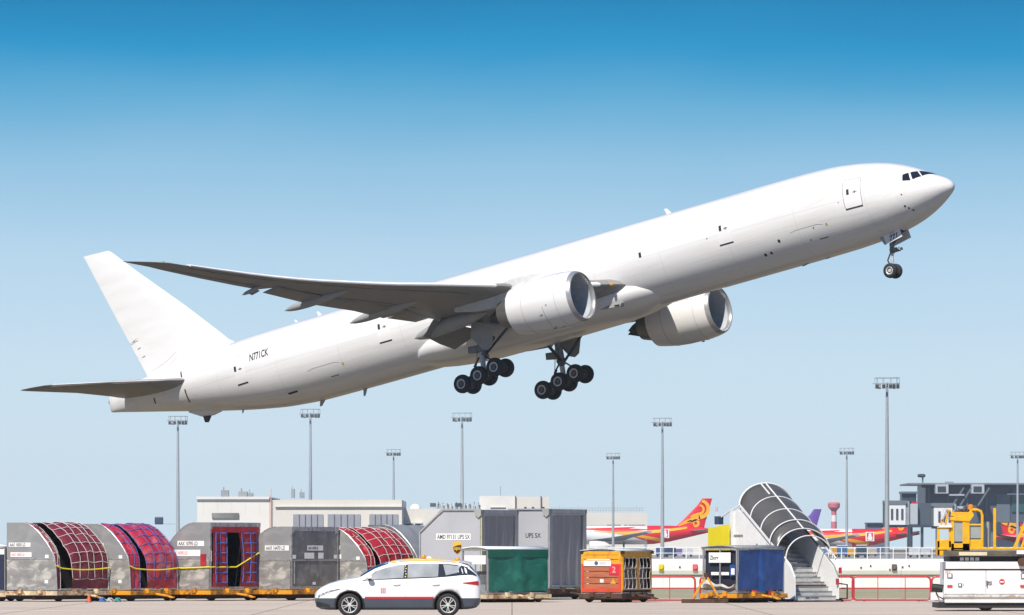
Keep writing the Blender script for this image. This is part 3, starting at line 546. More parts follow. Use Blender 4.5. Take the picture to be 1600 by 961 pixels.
    mb = MB(); rr = []
    for y in (1.3, 3.5, 6, 9.3):
        for a, b in zip(SS, SS[1:]):
            if a[0] <= y <= b[0]: t = (y - a[0]) / (b[0] - a[0]); xl = a[1] + t * (b[1] - a[1]); zl = a[3] + t * (b[3] - a[3])
        rr.append([(xl - .05 + .5 * a_, y, zl + .5 * b_) for a_, b_ in ((.7, .2), (.3, .16), (0, 0), (.3, -.16), (.7, -.2))])
    mb.loft(rr, caps=False, closed=False); mk(mb).build('leading_edge', LEDGE, stab)
    for x, z0, z1 in ((64.9, .2, -.75), (65.0, 1.15, 1.6), (68.2, .35, -.05)):
        mb = MB(); mb.grid(lambda a, b: fz(x + .12 * a + .1 * b, z0 + (z1 - z0) * b, .02), 1, 5); mk(mb).build('seal_gap', BLACK, stab, fix=False)
# fin and rudder
mb = MB(); mb.loft([foil(a, b, c, d, 0, t_, vert=True, camber=0) for a, b, c, d, t_ in ((59.8, 2.3, 69.0, 1.2, .06), (60.9, 2.85, 69.35, 2.2, .07), (61.65, 3.3, 69.5, 2.6, .08), (62.3, 4.0, 69.85, 3.5, .088), (64.96, 6.7, 71.1, 6.75, .09), (68.69, 10.25, 72.55, 10.6, .09), (70.6, 12.15, 73.2, 12.35, .085), (70.95, 12.42, 73.32, 12.55, .05))])
fin = mb.build('tail_fin', WHITE, jet); SEAM0 = mat('rudder_grey', (.35, .35, .35), .6)
for x, z in ((70.35, 5.25), (70.0, 4.6), (69.7, 3.9)):
    mb = MB(); mb.bar((x - .5, .2, z + .1), (x - .2, .175, z + .04), .045, .035); mb.build('rudder_actuator_fairing', WHITE, fin)
mb = MB(); mb.bar((69.6, .225, 5.3), (70.5, .09, 5.05), .025); mb.build('rudder_seam', SEAM0, fin)
# engines
for sgn, mk in ((1, lambda m: m), (-1, mirror_y)):
    c = Vector((25.4, 9.6, -2.74)); ax = Vector((1, 0, .035)).normalized()
    mb = MB(); mb.revolve([(.32, 1.815), (.7, 1.9), (1.3, 1.96), (2.1, 1.99), (3.1, 1.985), (4.0, 1.92), (4.8, 1.8), (5.5, 1.66), (5.5, 1.6), (4.6, 1.66), (4.0, 1.65)], c, ax, 56)
    nac = mk(mb).build('engine_nacelle', WHITE, jet)
    mb = MB(); mb.revolve([(.32, 1.815), (.16, 1.765), (.06, 1.72), (.0, 1.66), (.04, 1.60), (.16, 1.555), (.34, 1.53)], c, ax, 56); mk(mb).build('inlet_lip', LIPM, nac)
    mb = MB(); mb.revolve([(.34, 1.53), (.8, 1.55), (1.4, 1.6), (3.6, 1.62)], c, ax, 56); mk(mb).build('inlet_duct', INLET, nac)
    mb = MB(); mb.revolve([(3.5, 1.63), (3.55, .1)], c, ax, 40); mk(mb).build('fan_case', BLACK, nac)
    mb = MB(); x_, y_ = frame_axes(ax)
    for k in range(22):
        a = 2 * PI * k / 22
        def bl(i, j):
            r = .5 + 1.09 * j; aa = a + .26 * i + .2 * j * j
            return c + ax * (3.05 + .38 * i) + (x_ * math.cos(aa) + y_ * math.sin(aa)) * r
        mb.grid(bl, 2, 4)
    mk(mb).build('fan_blades', FANM, nac, fix=False)
    mb = MB(); mb.revolve([(2.4, .001), (2.5, .12), (2.75, .32), (3.0, .48), (3.15, .52), (3.4, .52)], c, ax, 24); mk(mb).build('spinner', DARKM, nac)
    mb = MB(); mb.revolve([(4.4, 1.3), (5.4, 1.28), (6.3, 1.05), (6.75, .92), (6.75, .86), (6.2, .9)], c, ax, 40); mk(mb).build('core_cowl', mat('core_cowl_metal', (.25, .245, .235), .35, .7, var=.15, vscale=3), nac)
    mb = MB(); mb.revolve([(5.9, .78), (6.8, .62), (7.5, .32), (7.95, .02)], c, ax, 28); mk(mb).build('exhaust_cone', DARKM, nac)
    mb = MB(); mb.revolve([(4.05, 1.66), (4.1, .9)], c, ax, 28); mk(mb).build('bypass_duct', BLACK, nac)
    for zz in (-1, 1):   # strake on the cowl
        mb = MB(); mb.prism([(26.6, -1.75), (28.4, -1.35), (28.4, -1.62), (26.9, -1.83)], 9.6 - 1.72 * zz, 9.6 - 1.76 * zz, 'y')
        if zz > 0: mk(mb).build('nacelle_strake', WHITE, nac)
    mb = MB(); pl = [(26.6, -.95, .1), (27.6, -.55, .26), (29, -.3, .33), (30.6, -.2, .36), (32.2, -.35, .36), (34.5, -.55, .32), (36, -1.0, .1)]
    pb = [(26.6, -1.1), (27.6, -1.4), (29, -1.6), (30.6, -1.75), (32.2, -1.95), (34.5, -1.72), (36, -1.35)]
    mb.loft([[(x, 9.6 - h, zb), (x, 9.6 - h, zt - .1), (x, 9.6 - h * .6, zt), (x, 9.6 + h * .6, zt), (x, 9.6 + h, zt - .1), (x, 9.6 + h, zb)] for (x, zt, h), (x2, zb) in zip(pl, pb)])
    mk(mb).build('pylon', mat('pylon_paint', (.62, .62, .61), .35, var=.1, vscale=2), jet)
    mb = MB(); mb.prism([(32.2, -3.2), (33.4, -2.75), (32.6, -2.25), (32.0, -2.4)], 9.5, 9.7, 'y'); mk(mb).build('exhaust_fairing', DARKM, nac)
    mb = MB()                                       # cowl seams
    x_, y_ = frame_axes(ax)
    for al in (2.35,):
        mb.tube([c + ax * al + (Vector((0, 1, 0)) * math.cos(a) + Vector((0, 0, 1)) * math.sin(a)) * 1.992 for a in [math.radians(-12 - 48 * k / 10) for k in range(11)]], .014, 4)
    mb.tube([c + ax * (1.6 + .3 * k) + Vector((0, .45, -1.94 + .012 * k * k)) for k in range(11)], .016, 4)
    mk(mb).build('cowl_seam', mat('seam_grey', (.12, .12, .12), .6), nac)
    for al, rr_ in ((1.25, 1.958), (4.05, 1.918)):
        mb = MB(); mb.tube([c + ax * al + (x_ * math.cos(2 * PI * k / 48) + y_ * math.sin(2 * PI * k / 48)) * rr_ for k in range(48)], .012, 4, closed=True); mk(mb).build('cowl_ring_seam', mat('faint_seam', (.3, .3, .3), .6), nac)
    for k in range(1): mb = MB(); mb.box((27.6 + k * .55, 10.25, -4.64 + .02 * k), (27.78 + k * .55, 10.33, -4.56 + .02 * k)); mk(mb).build('cowl_latch', mat('placard_grey', (.2, .2, .2), .6), nac)
    mb = MB(); mb.box((27.35, 11.52, -3.1), (27.45, 11.56, -3.0)); mb.box((27.9, 11.3, -3.62), (28.15, 11.36, -3.45)); mk(mb).build('cowl_placard', mat('placard_grey', (.2, .2, .2), .6), nac)
    # landing lights in the wing root
    mb = MB(); mb.revolve([(0, .001), (.03, .11), (.1, .14), (.2, .14)], (26.2, 3.75, -1.4), n=14); mk(mb).build('landing_light', mat('amber_lens', (.75, .4, .06), .15, .3), fair)
    # main landing gear
    g = MB(); g.tube([(36.85, 5.15, -1.4), (36.95, 5.4, -3.9)], .27, 12); g.tube([(36.95, 5.4, -3.8), (37.05, 5.49, -5.5)], .19, 12, 1)
    g.tube([(36.85, 5.2, -4.05), (36.95, 5.43, -4.25)], [.36, .3], 12)
    gear = mk(g).build('main_gear_strut', [GEARM, RIMM], jet)
    g = MB(); g.tube([(36.8, 5.45, -4.2), (34.5, 5.1, -2.5)], .1, 8); g.tube([(36.9, 5.4, -4.1), (36.9, 3.5, -2.7)], .12, 8); mk(g).build('side_brace', DARKM, gear)
    g = MB(); g.tube([(37.2, 5.49, -4.2), (37.75, 5.49, -4.75), (37.25, 5.49, -5.35)], .07, 6); g.tube([(36.85, 5.49, -4.1), (36.1, 5.49, -4.75), (35.9, 5.49, -5.2)], .06, 6); g.tube([(37.5, 5.49, -4.6), (38.45, 5.49, -5.75)], .05, 6); g.tube([(37.1, 5.3, -2.6), (37.6, 5.35, -4.6), (38.0, 5.4, -5.4)], .03, 5); mk(g).build('torque_link', DARKM, gear)
    bz = lambda x: -5.6 - .185 * (x - 37.08)
    g = MB(); g.tube([(35.55, 5.49, bz(35.55)), (38.65, 5.49, bz(38.65))], .16, 10)
    for x in (35.62, 37.08, 38.55): g.tube([(x, 4.75, bz(x)), (x, 6.22, bz(x))], .1, 8)
    mk(g).build('bogie_beam', GEARM, gear)
    g = MB(); g.prism([(37.0, -1.6), (35.2, -2.3), (35.7, -3.75), (36.1, -3.95), (36.5, -3.8), (37.3, -2.7)], 5.95, 6.02, 'y'); mk(g).build('gear_door', GREYL, gear)
    for x in (35.62, 37.08, 38.55):
        for y in (4.79, 6.19):
            out_ = 1 if y > 5.5 else -1
            g = MB(); g.revolve([(-.235, .36), (-.25, .44), (-.24, .56), (-.19, .64), (-.1, .672), (0, .68), (.1, .672), (.19, .64), (.24, .56), (.25, .44), (.235, .36)], (x, y, bz(x)), (0, 1, 0), 32)
            wh = mk(g).build('wheel', RUBBER, jet)
            g = MB(); o = out_; g.revolve([(o * .235, .365), (o * .25, .35), (o * .245, .27), (o * .19, .25)], (x, y, bz(x)), (0, 1, 0), 24); g.revolve([(o * .19, .25), (o * .1, .23), (o * .08, .14), (o * .2, .12), (o * .22, .001)], (x, y, bz(x)), (0, 1, 0), 24, mi=1); g.revolve([(-o * .235, .365), (-o * .15, .2), (-o * .15, .001)], (x, y, bz(x)), (0, 1, 0), 24, mi=1); mk(g).build('rim', [RIMM, HUBM], wh)
# belly door (port inner gear bay) and nose gear
for sg in (1, -1):
    g = MB(); g.prism([(36.6, -3.35), (38.1, -3.2), (38.15, -3.7), (36.6, -4.0)], sg * 5.3, sg * 5.34, 'y'); g.build('bay_door', GEARM, jet)
g = MB(); g.tube([(5.55, 0, -2.6), (5.72, 0, -4.05)], .17, 12); g.tube([(5.72, 0, -3.9), (5.95, 0, -5.26)], .1, 10, 1); g.tube([(5.95, -.4, -5.26), (5.95, .4, -5.26)], .08, 8)
ng = g.build('nose_gear_strut', [GEARM, RIMM], jet)
g = MB(); g.tube([(5.85, 0, -3.95), (6.2, 0, -4.45), (6.0, 0, -5.0)], .05, 6); g.tube([(5.65, 0, -3.5), (4.7, 0, -2.8)], .07, 6); g.box((5.2, -.32, -3.98), (5.75, .32, -3.75)); g.build('drag_brace', DARKM, ng)
for y in (-.22, .22):
    g = MB(); g.revolve([(0, .001), (-.03, .1), (-.1, .11)], (5.12, y, -3.86), n=12); g.build('taxi_light', RIMM, ng)
for sgn in (1, -1):
    g = MB(); g.prism([(6.22, -2.75), (4.5, -2.45), (4.38, -3.2), (5.85, -3.48)], sgn * .62, sgn * .66, 'y'); d = g.build('nose_gear_door', WHITE, jet, bev=.01)
    g = MB(); g.prism([(6.2, -2.76), (5.86, -2.7), (5.72, -3.44), (5.85, -3.46)], sgn * .661, sgn * .665, 'y'); g.build('door_edge_panel', GREYL, d)
    if sgn > 0:
        th = math.atan2(.28, 1.47)
        def dm(u, w): return (5.42 - u * math.cos(th) - w * .12, .668, -3.28 + u * math.sin(th) + w)
        text_mb('771', .5, dm, .012).build('door_number', BLACK, d, fix=False)
        text_mb('B777F', .15, lambda u, w: (5.3 - u * math.cos(th), .668, -2.85 + u * math.sin(th) + w)).build('door_marking', BLACK, d, fix=False)
for y in (-.36, .36):
    o = 1 if y > 0 else -1
    g = MB(); g.revolve([(-.17, .28), (-.19, .36), (-.17, .46), (-.11, .515), (0, .53), (.11, .515), (.17, .46), (.19, .36), (.17, .28)], (5.95, y, -5.26), (0, 1, 0), 28); wh = g.build('nose_wheel', RUBBER, jet)
    g = MB(); g.revolve([(o * .17, .285), (o * .18, .26), (o * .14, .2)], (5.95, y, -5.26), (0, 1, 0), 20); g.revolve([(o * .14, .2), (o * .08, .17), (o * .08, .13)], (5.95, y, -5.26), (0, 1, 0), 20, mi=1); g.revolve([(o * .08, .13), (o * .15, .11), (o * .16, .001)], (5.95, y, -5.26), (0, 1, 0), 20); g.revolve([(-o * .17, .285), (-o * .1, .1), (-o * .1, .001)], (5.95, y, -5.26), (0, 1, 0), 20, mi=1); g.build('rim', [RIMM, HUBM], wh)
g = MB(); g.grid(lambda a, b: fs(4.5 + 1.6 * a, math.radians(-102 + 24 * b), .008), 6, 6); g.build('nose_gear_bay', BLACK, jet, fix=False)
# cockpit windows
panes = [[(2.91, 38.7), (2.58, 47.7), (2.33, 24.4), (2.86, 22.3)], [(2.49, 50.2), (2.14, 62.3), (1.74, 42.9), (2.21, 27.5)], [(2.08, 66.3), (1.5, 86), (1.12, 86), (1.69, 45.5)]]
def quadfn(q, off, side, pad=0.):
    cx_ = sum(p[0] for p in q) / 4; cp = sum(p[1] for p in q) / 4
    q = [(cx_ + (p[0] - cx_) * (1 + pad), cp + (p[1] - cp) * (1 + pad)) for p in q]
    def fn(a, b):
        x = (q[0][0] * (1 - a) + q[1][0] * a) * (1 - b) + (q[3][0] * (1 - a) + q[2][0] * a) * b
        ph = (q[0][1] * (1 - a) + q[1][1] * a) * (1 - b) + (q[3][1] * (1 - a) + q[2][1] * a) * b
        p = fs(x, math.radians(ph), off); p.y *= side; return p
    return fn
for side in (1, -1):
    for q in panes:
        mb = MB(); mb.grid(quadfn(q, .012, side, .0), 8, 6); mb.build('cockpit_window', GLASSD, jet, fix=False)
# doors, registration, small markings along the starboard side (and the same doors to port)
SEAM = mat('seam_grey', (.12, .12, .12), .6)
def patch(x0, x1, z0, z1, off, side=1, nx=3, nz=6):
    return lambda a, b: fz(x0 + (x1 - x0) * a, z0 + (z1 - z0) * b, off, side)
def outline(x0, x1, z0, z1, r, side, rad, top_only=False):
    pts = []
    cs = [(x0 + rad, z0 + rad, PI), (x1 - rad, z0 + rad, 1.5 * PI), (x1 - rad, z1 - rad, 0), (x0 + rad, z1 - rad, .5 * PI)]
    for i, (cx_, cz, a) in enumerate(cs):
        for k in range(4): t = a + k * PI / 6; pts.append((cx_ + rad * math.cos(t), cz + rad * math.sin(t)))
        nx_ = cs[(i + 1) % 4]
        e = (nx_[0] + rad * math.cos(nx_[2]), nx_[1] + rad * math.sin(nx_[2])); l = pts[-1]
        for k in range(1, 7): pts.append((l[0] + (e[0] - l[0]) * k / 7, l[1] + (e[1] - l[1]) * k / 7))
    return [fz(x, z, r * .3, side) for x, z in pts]
for side in (1, -1):
    for i, (x0, x1, xw) in enumerate(((5.82, 7.17, 6.8), (16.35, 17.53, 17.23), (30.9, 32.0, 31.7), (45.7, 46.83, 46.62), (58.88, 59.93, 59.8))):
        if i == 2: continue
        z0, z1 = -.72, 1.36
        mb = MB(); mb.grid(patch(x0, x1, z0, z1, .006, side), 4, 10); dr = mb.build('cabin_door', WHITE, jet, fix=False)
        if i == 0: mb = MB(); mb.tube(outline(x0, x1, z0, z1, .018, side, .2), .018, 4, closed=True); mb.build('door_seam', SEAM, dr)
        else: mb = MB(); mb.tube([fz(x0 + (x1 - x0) * k / 6, z1 - (.04 if k in (0, 6) else 0), .006, side) for k in range(7)], .011, 4); mb.build('door_seam', mat('faint_seam', (.3, .3, .3), .6), dr)
        mb = MB(); mb.grid(patch(xw - .1, xw + .1, .26, .66, .014, side), 1, 3); mb.build('door_window', BLACK, dr, fix=False)
        mb = MB(); mb.grid(patch(x0 + .28, x0 + .62, .34, .4, .015, side), 2, 1); mb.grid(patch(x0 + .4, x0 + .5, .28, .46, .015, side), 1, 1); mb.build('door_handle', SEAM, dr, fix=False)
        mb = MB(); mb.grid(patch(x0 + .02, x1 - .02, z0 - .05, z0 + .05, .016, side), 4, 1); mb.build('door_sill', BLACK, dr, fix=False)
    mb = MB(); mb.grid(patch(23.9, 24.1, .02, .4, .012, side), 2, 3); mb.build('inspection_window', BLACK, jet, fix=False)
    mb = MB(); mb.tube([fz(9.2 + 2.7 * k / 6, -1.12 if 0 < k < 6 else -1.2, .006, side) for k in range(7)], .012, 4); mb.build('cargo_door_seam', mat('faintest_seam', (.5, .49, .48), .6), jet)
    mb = MB(); mb.tube([fz(50.6 + 2.9 * k / 6, -1.1 if 0 < k < 6 else -1.2, .006, side) for k in range(7)], .012, 4); mb.build('cargo_door_seam', mat('faintest_seam', (.5, .49, .48), .6), jet)
    mb = MB(); mb.grid(patch(55.2, 56.1, -2.32, -2.2, .016, side), 3, 1); mb.build('bulk_door_sill', BLACK, jet, fix=False)
    for x, z, r in ((3.02, -.63, .05), (3.08, -1.42, .07), (2.91, -1.59, .06), (2.74, -1.76, .06), (12.95, -1.5, .11), (14.45, -2.12, .11), (13.95, -2.1, .1), (10.0, -1.3, .05), (7.6, -.1, .04), (10.6, -2.0, .05), (18.4, -.0, .05)):
        mb = MB(); n = 10
        mb.add([fz(x + r * math.cos(2 * PI * k / n), z + r * math.sin(2 * PI * k / n), .01, side) for k in range(n)], [list(range(n))]); mb.build('skin_port', BLACK, jet, fix=False)
    YEL = mat('yellow_mark', (.55, .45, .05), .5)
    for x, z in ((8.95, -1.28), (50.4, -1.35)):
        mb = MB(); mb.grid(patch(x - .09, x + .09, z - .08, z + .08, .012, side), 1, 1); mb.build('yellow_marking', YEL, jet, fix=False)
    for x, z in ((9.6, -2.1), (51.5, -2.0)):
        mb = MB(); mb.grid(patch(x - .35, x + .35, z - .03, z + .03, .012, side), 3, 1); mb.build('panel_mark', SEAM, jet, fix=False)
text_mb('N771CK', .76, lambda u, w: fz(58.4 - u, .72 + w + u * .03, .014), .014, sx=.64).build('registration', BLACK, jet, fix=False)
text_mb('N771CK', .82, lambda u, w: fz(55.9 + u, .66 + w, .014, -1), .012, sx=.74).build('registration', BLACK, jet, fix=False)
for x, z in ((69.6, 2.2),):
    mb = MB(); mb.tube([(66.2, .55, 3.4), (67.2, .5, 2.9), (68.6, .4, 2.55)], .014, 4); mb.build('fin_root_seam', SEAM0, jet)
# antennas, beacon, tail skid
for x, z0, h, l in ((22.7, 3.05, .5, .45), (53.3, 3.05, .4, .35), (55.4, 3.02, .3, .3)):
    mb = MB(); mb.prism([(x - l * .5, z0), (x + l * .5, z0), (x + l * .9, z0 + h), (x + l * .45, z0 + h)], -.03, .03, 'y'); mb.build('blade_antenna', WHITE, jet)
for x, z0, h, l in ((50.6, -3.05, .55, .35), (54.4, -3.0, .45, .5), (12.5, -3.08, .12, .6), (10.6, -3.06, .1, .5), (61.5, -2.1, .25, .15)):
    mb = MB(); mb.prism([(x - l * .5, z0), (x + l * .5, z0), (x + l * .75, z0 - h), (x + l * .4, z0 - h)], -.04, .04, 'y'); mb.build('belly_antenna', GREYL, jet)
mb = MB(); mb.loft([[(x, w * math.cos(a), z + h * math.sin(a)) for a in [2 * PI * k / 14 for k in range(14)]] for x, w, h, z in ((63.4, .05, .05, -1.75), (64.2, .45, .3, -1.6), (65.2, .5, .35, -1.42), (66.3, .05, .05, -1.15))]); sk = mb.build('tail_skid_fairing', WHITE, jet)
mb = MB(); mb.prism([(64.3, -1.75), (65.1, -1.65), (65.0, -2.25), (64.75, -2.3)], -.08, .08, 'y'); mb.build('tail_skid', DARKM, sk)
mb = MB(); mb.revolve([(0, .16), (.1, .13), (.18, .001)], (73.12, 0, 1.2), n=10); mb.build('tail_light', STEEL, jet)
# ---------------------------------------------------------------- air cargo containers on dollies
ALU = mat('container_alu', (.27, .275, .28), .45, .15, var=.08, vscale=.9, dirt=(.42, .42, .41), dscale=1.3, damt=.5, dsharp=.2, stretch=(1, 1, 1.6), bump=.25, bscale=5)
ALUS = mat('container_alu_scuffed', (.29, .285, .275), .45, .15, var=.3, vscale=1.8, dirt=(.55, .53, .48), dscale=1.7, damt=.9, dsharp=.12, stretch=(1, 1, 1.8), bump=.3, bscale=6)
ALUD = mat('container_alu_dark', (.165, .17, .175), .45, .2, var=.2, vscale=1.6, dirt=(.36, .36, .35), dscale=2.2, damt=.55, dsharp=.18)
ALUE = mat('container_edge', (.42, .42, .42), .4, .4, var=.2, vscale=5, dirt=(.15, .14, .13), dscale=7, damt=.6)
CW = mat('container_white_grey', (.41, .42, .445), .5, var=.06, vscale=1.0, dirt=(.33, .33, .34), dscale=1.2, damt=.4, dsharp=.3)
CWF = mat('container_frame_grey', (.36, .375, .39), .5, .1, var=.1, vscale=2, dirt=(.22, .22, .22), dscale=3, damt=.5)
TARP = mat('red_tarp', (.36, .012, .022), .55, var=.3, vscale=2.2, dirt=(.5, .1, .11), dscale=2.0, damt=.4, dsharp=.3, bump=.8, bscale=3.5)
TARPD = mat('maroon_tarp', (.17, .015, .03), .6, var=.25, vscale=2.2, dirt=(.3, .07, .08), dscale=2, damt=.4, bump=.8, bscale=3.5)
TARPP = mat('pink_tarp', (.44, .025, .05), .5, var=.3, vscale=2.2, dirt=(.66, .3, .32), dscale=1.6, damt=.55, dsharp=.2, bump=.8, bscale=3.5)
NETW = mat('net_white', (.58, .54, .52), .8); NETB = mat('net_blue', (.07, .12, .4), .7)
PLATE = mat('label_plate', (.78, .78, .77), .6, var=.06, vscale=6); INK = mat('ink_black', (.03, .03, .03), .7); INKR = mat('ink_pink', (.62, .18, .22), .7)
STRAP = mat('yellow_strap', (.72, .60, .02), .6, var=.12, vscale=9)
CURT = mat('grey_curtain', (.27, .275, .285), .7, var=.12, vscale=1.5, stretch=(3, 3, .3), bump=.3, bscale=4)
INSHADE = mat('inside_shade', (.03, .03, .032), .8)  # near-black: the dimness of the interiors is put into the colour
def cutz(poly, zc, up):
    out = []
    for i in range(len(poly)):
        a, b = poly[i], poly[(i + 1) % len(poly)]; ia, ib = (a[1] >= zc) == up, (b[1] >= zc) == up
        if ia: out.append(a)
        if ia != ib: t = (zc - a[1]) / (b[1] - a[1]); out.append((a[0] + (b[0] - a[0]) * t, zc))
    return out
CP = [(.32, 1.0), (.43, .978), (.52, .936), (.62, .87), (.71, .79), (.80, .70), (.88, .60), (.945, .50), (.97, .40), (.985, .26), (1.0, .0)]   # curved profile, fractions of width and height
def plate(par, x, z, w, h, txt, ts, y=-.004, ink=INK, nm='label_plate', col=PLATE):
    m_ = MB(); m_.box((x, y - .006, z), (x + w, y, z + h)); o = m_.build(nm, col, par)
    if txt: text_mb(txt, ts, lambda u, q: (x + .05 + u, y - .009, z + (h - ts * .7) / 2 + q), .004, sx=.72).build('lettering', ink, o, fix=False)
    return o
def plate_x(par, y, z, w, h, txt, ts, x=.004, ink=INK, col=PLATE):
    m_ = MB(); m_.box((x, y, z), (x + .006, y + w, z + h)); o = m_.build('label_plate', col, par)
    if txt: text_mb(txt, ts, lambda u, q: (x + .009, y + .05 + u, z + (h - ts * .7) / 2 + q), .004, sx=.72).build('lettering', ink, o, fix=False)
    return o
def net(par, fn, nu, nv, r, m, jit=.02, nm='net'):
    mb = MB()
    def J(a, b): random.seed(int(a * 997 + b * 7919)); p = fn(a, b); return Vector((p[0] + random.uniform(-jit, jit), p[1] + random.uniform(-jit, jit), p[2] + random.uniform(-jit, jit)))
    for i in range(nu): a = i / (nu - 1); mb.tube([J(a, k / 14) for k in range(15)], r, 4)
    for j in range(nv): b = j / (nv - 1); mb.tube([J(k / 10, b) for k in range(11)], r, 4)
    return mb.build(nm, m, par)
def curved_uld(label, u, Y, z0, w, d, h, yaw, txt, txt2, tarp, netm, gap=(.12, .3), strap=True, closed=False, alu=ALUS):
    """near bottom right corner of the end panel at photo column u; curved side to the right"""
    p = at(u, 0, Y); r = thing('cargo_container', label, 'cargo container', (p.x, Y, z0), yaw, 'silver air cargo containers on dollies')
    prof = [(-w, 0), (0, 0)] + [(-w + w * a, h * b) for a, b in CP[::-1][1:]] + [(-w, h)]
    mb = MB(); mb.prism(cutz(prof, h * .455, False), 0, .04); mb.build('lower_end_panel', alu, r)
    mb = MB(); mb.prism(cutz(prof, h * .475, True), .002, .04); e = mb.build('end_panel', ALU if alu is ALUS else alu, r)
    mb = MB(); mb.box((-w + .02, -.012, h * .455), (-.08, 0, h * .475)); mb.box((-w + .02, -.014, .0), (-.02, 0, .12)); mb.build('panel_seam', ALUE, e)
    mb = MB(); mb.prism(prof, d - .04, d); mb.build('far_end_panel', ALU, r)
    mb = MB(); mb.box((-w + .002, .045, .05), (-w + .042, d - .045, h - .04)); mb.box((-w + .002, .045, h - .042), (-w * .69, d - .045, h - .002)); mb.build('back_and_roof', ALU, r)
    mb = MB(); mb.box((-w + .03, .045, .002), (-.002, d - .045, .06)); mb.build('base', ALUE, r)
    mb = MB()                                     # edge rail along the curve
    mb.tube([(-w + w * a + .012, .015, h * b) for a, b in CP], .028, 6); mb.build('curved_edge', ALUE, r)
    mb = MB(); mb.tube([(-w + w * a + .012, d - .02, h * b) for a, b in CP], .028, 6); mb.build('curved_edge', ALUE, r)
    import bisect
    def cv(t):
        i = min(int(t * (len(CP) - 1)), len(CP) - 2); f = t * (len(CP) - 1) - i; a = CP[i][0] + (CP[i + 1][0] - CP[i][0]) * f; b = CP[i][1] + (CP[i + 1][1] - CP[i][1]) * f
        return -w + w * a, h * b
    def cover(y0, y1, amp):
        def fn(a, b):
            x, z = cv(b); yy = y0 + (y1 - y0) * a + .06 * math.sin(b * 5 + y0 * 3) * (1 if 0 < a < 1 else .6)
            bul = amp * (min(1, a * 4) ** .5 * (1 - .45 * max(0, a - .75) * 4)) * math.sin(PI * min(b * 1.05, 1)) ** .8 + .04 * math.sin(a * 17 + b * 9) * math.sin(PI * a)
            return Vector((x + bul * .75 - .01, yy, z + bul * .55))
        return fn
    if closed:
        f1 = cover(.05, d - .05, .0); mb = MB(); mb.grid(f1, 12, 14); mb.build('curved_door', ALU, r)
    else:
        f1 = cover(.05, d * gap[0], .04); mb = MB(); mb.grid(f1, 8, 20); c1 = mb.build('tarp_cover', tarp, r); net(c1, lambda a, b: f1(a, b) + Vector((.015, 0, .012)), 3, 7, .011, netm)
        f2 = cover(d * gap[1], d - .03, .2); mb = MB(); mb.grid(f2, 18, 24); c2 = mb.build('tarp_cover', tarp, r); net(c2, lambda a, b: f2(a, .02 + .92 * b) + Vector((.02, 0, .016)), 6, 8, .012, netm)
    mb = MB(); mb.box((-w * .97, d * .25, .05), (-w * .5, d * .95, h * .78)); mb.build('inner_block', INSHADE, r)  # near-black block inside the container
    if txt: plate(r, -w + .1, h * .64, .98, .155, txt, .155)
    if txt2 is not None: plate(r, -w + .18, h * .49, .95, .17, txt2, .13, ink=INKR)
    plate(r, -.5, h * .47, .16, .13, None, 0); plate(r, -.52, h * .1, .15, .12, None, 0)
    if strap:
        pts = []
        for k in range(13):
            y = d * k / 12; x, z = cv(.74); pts.append((x + .17, y, h * .33 - .12 * math.sin(PI * k / 12) * .6))
        pts[0] = (-.06, -.01, h * .37); mb = MB(); mb.tube(pts, .024, 4); mb.build('strap', STRAP, r)
    return r
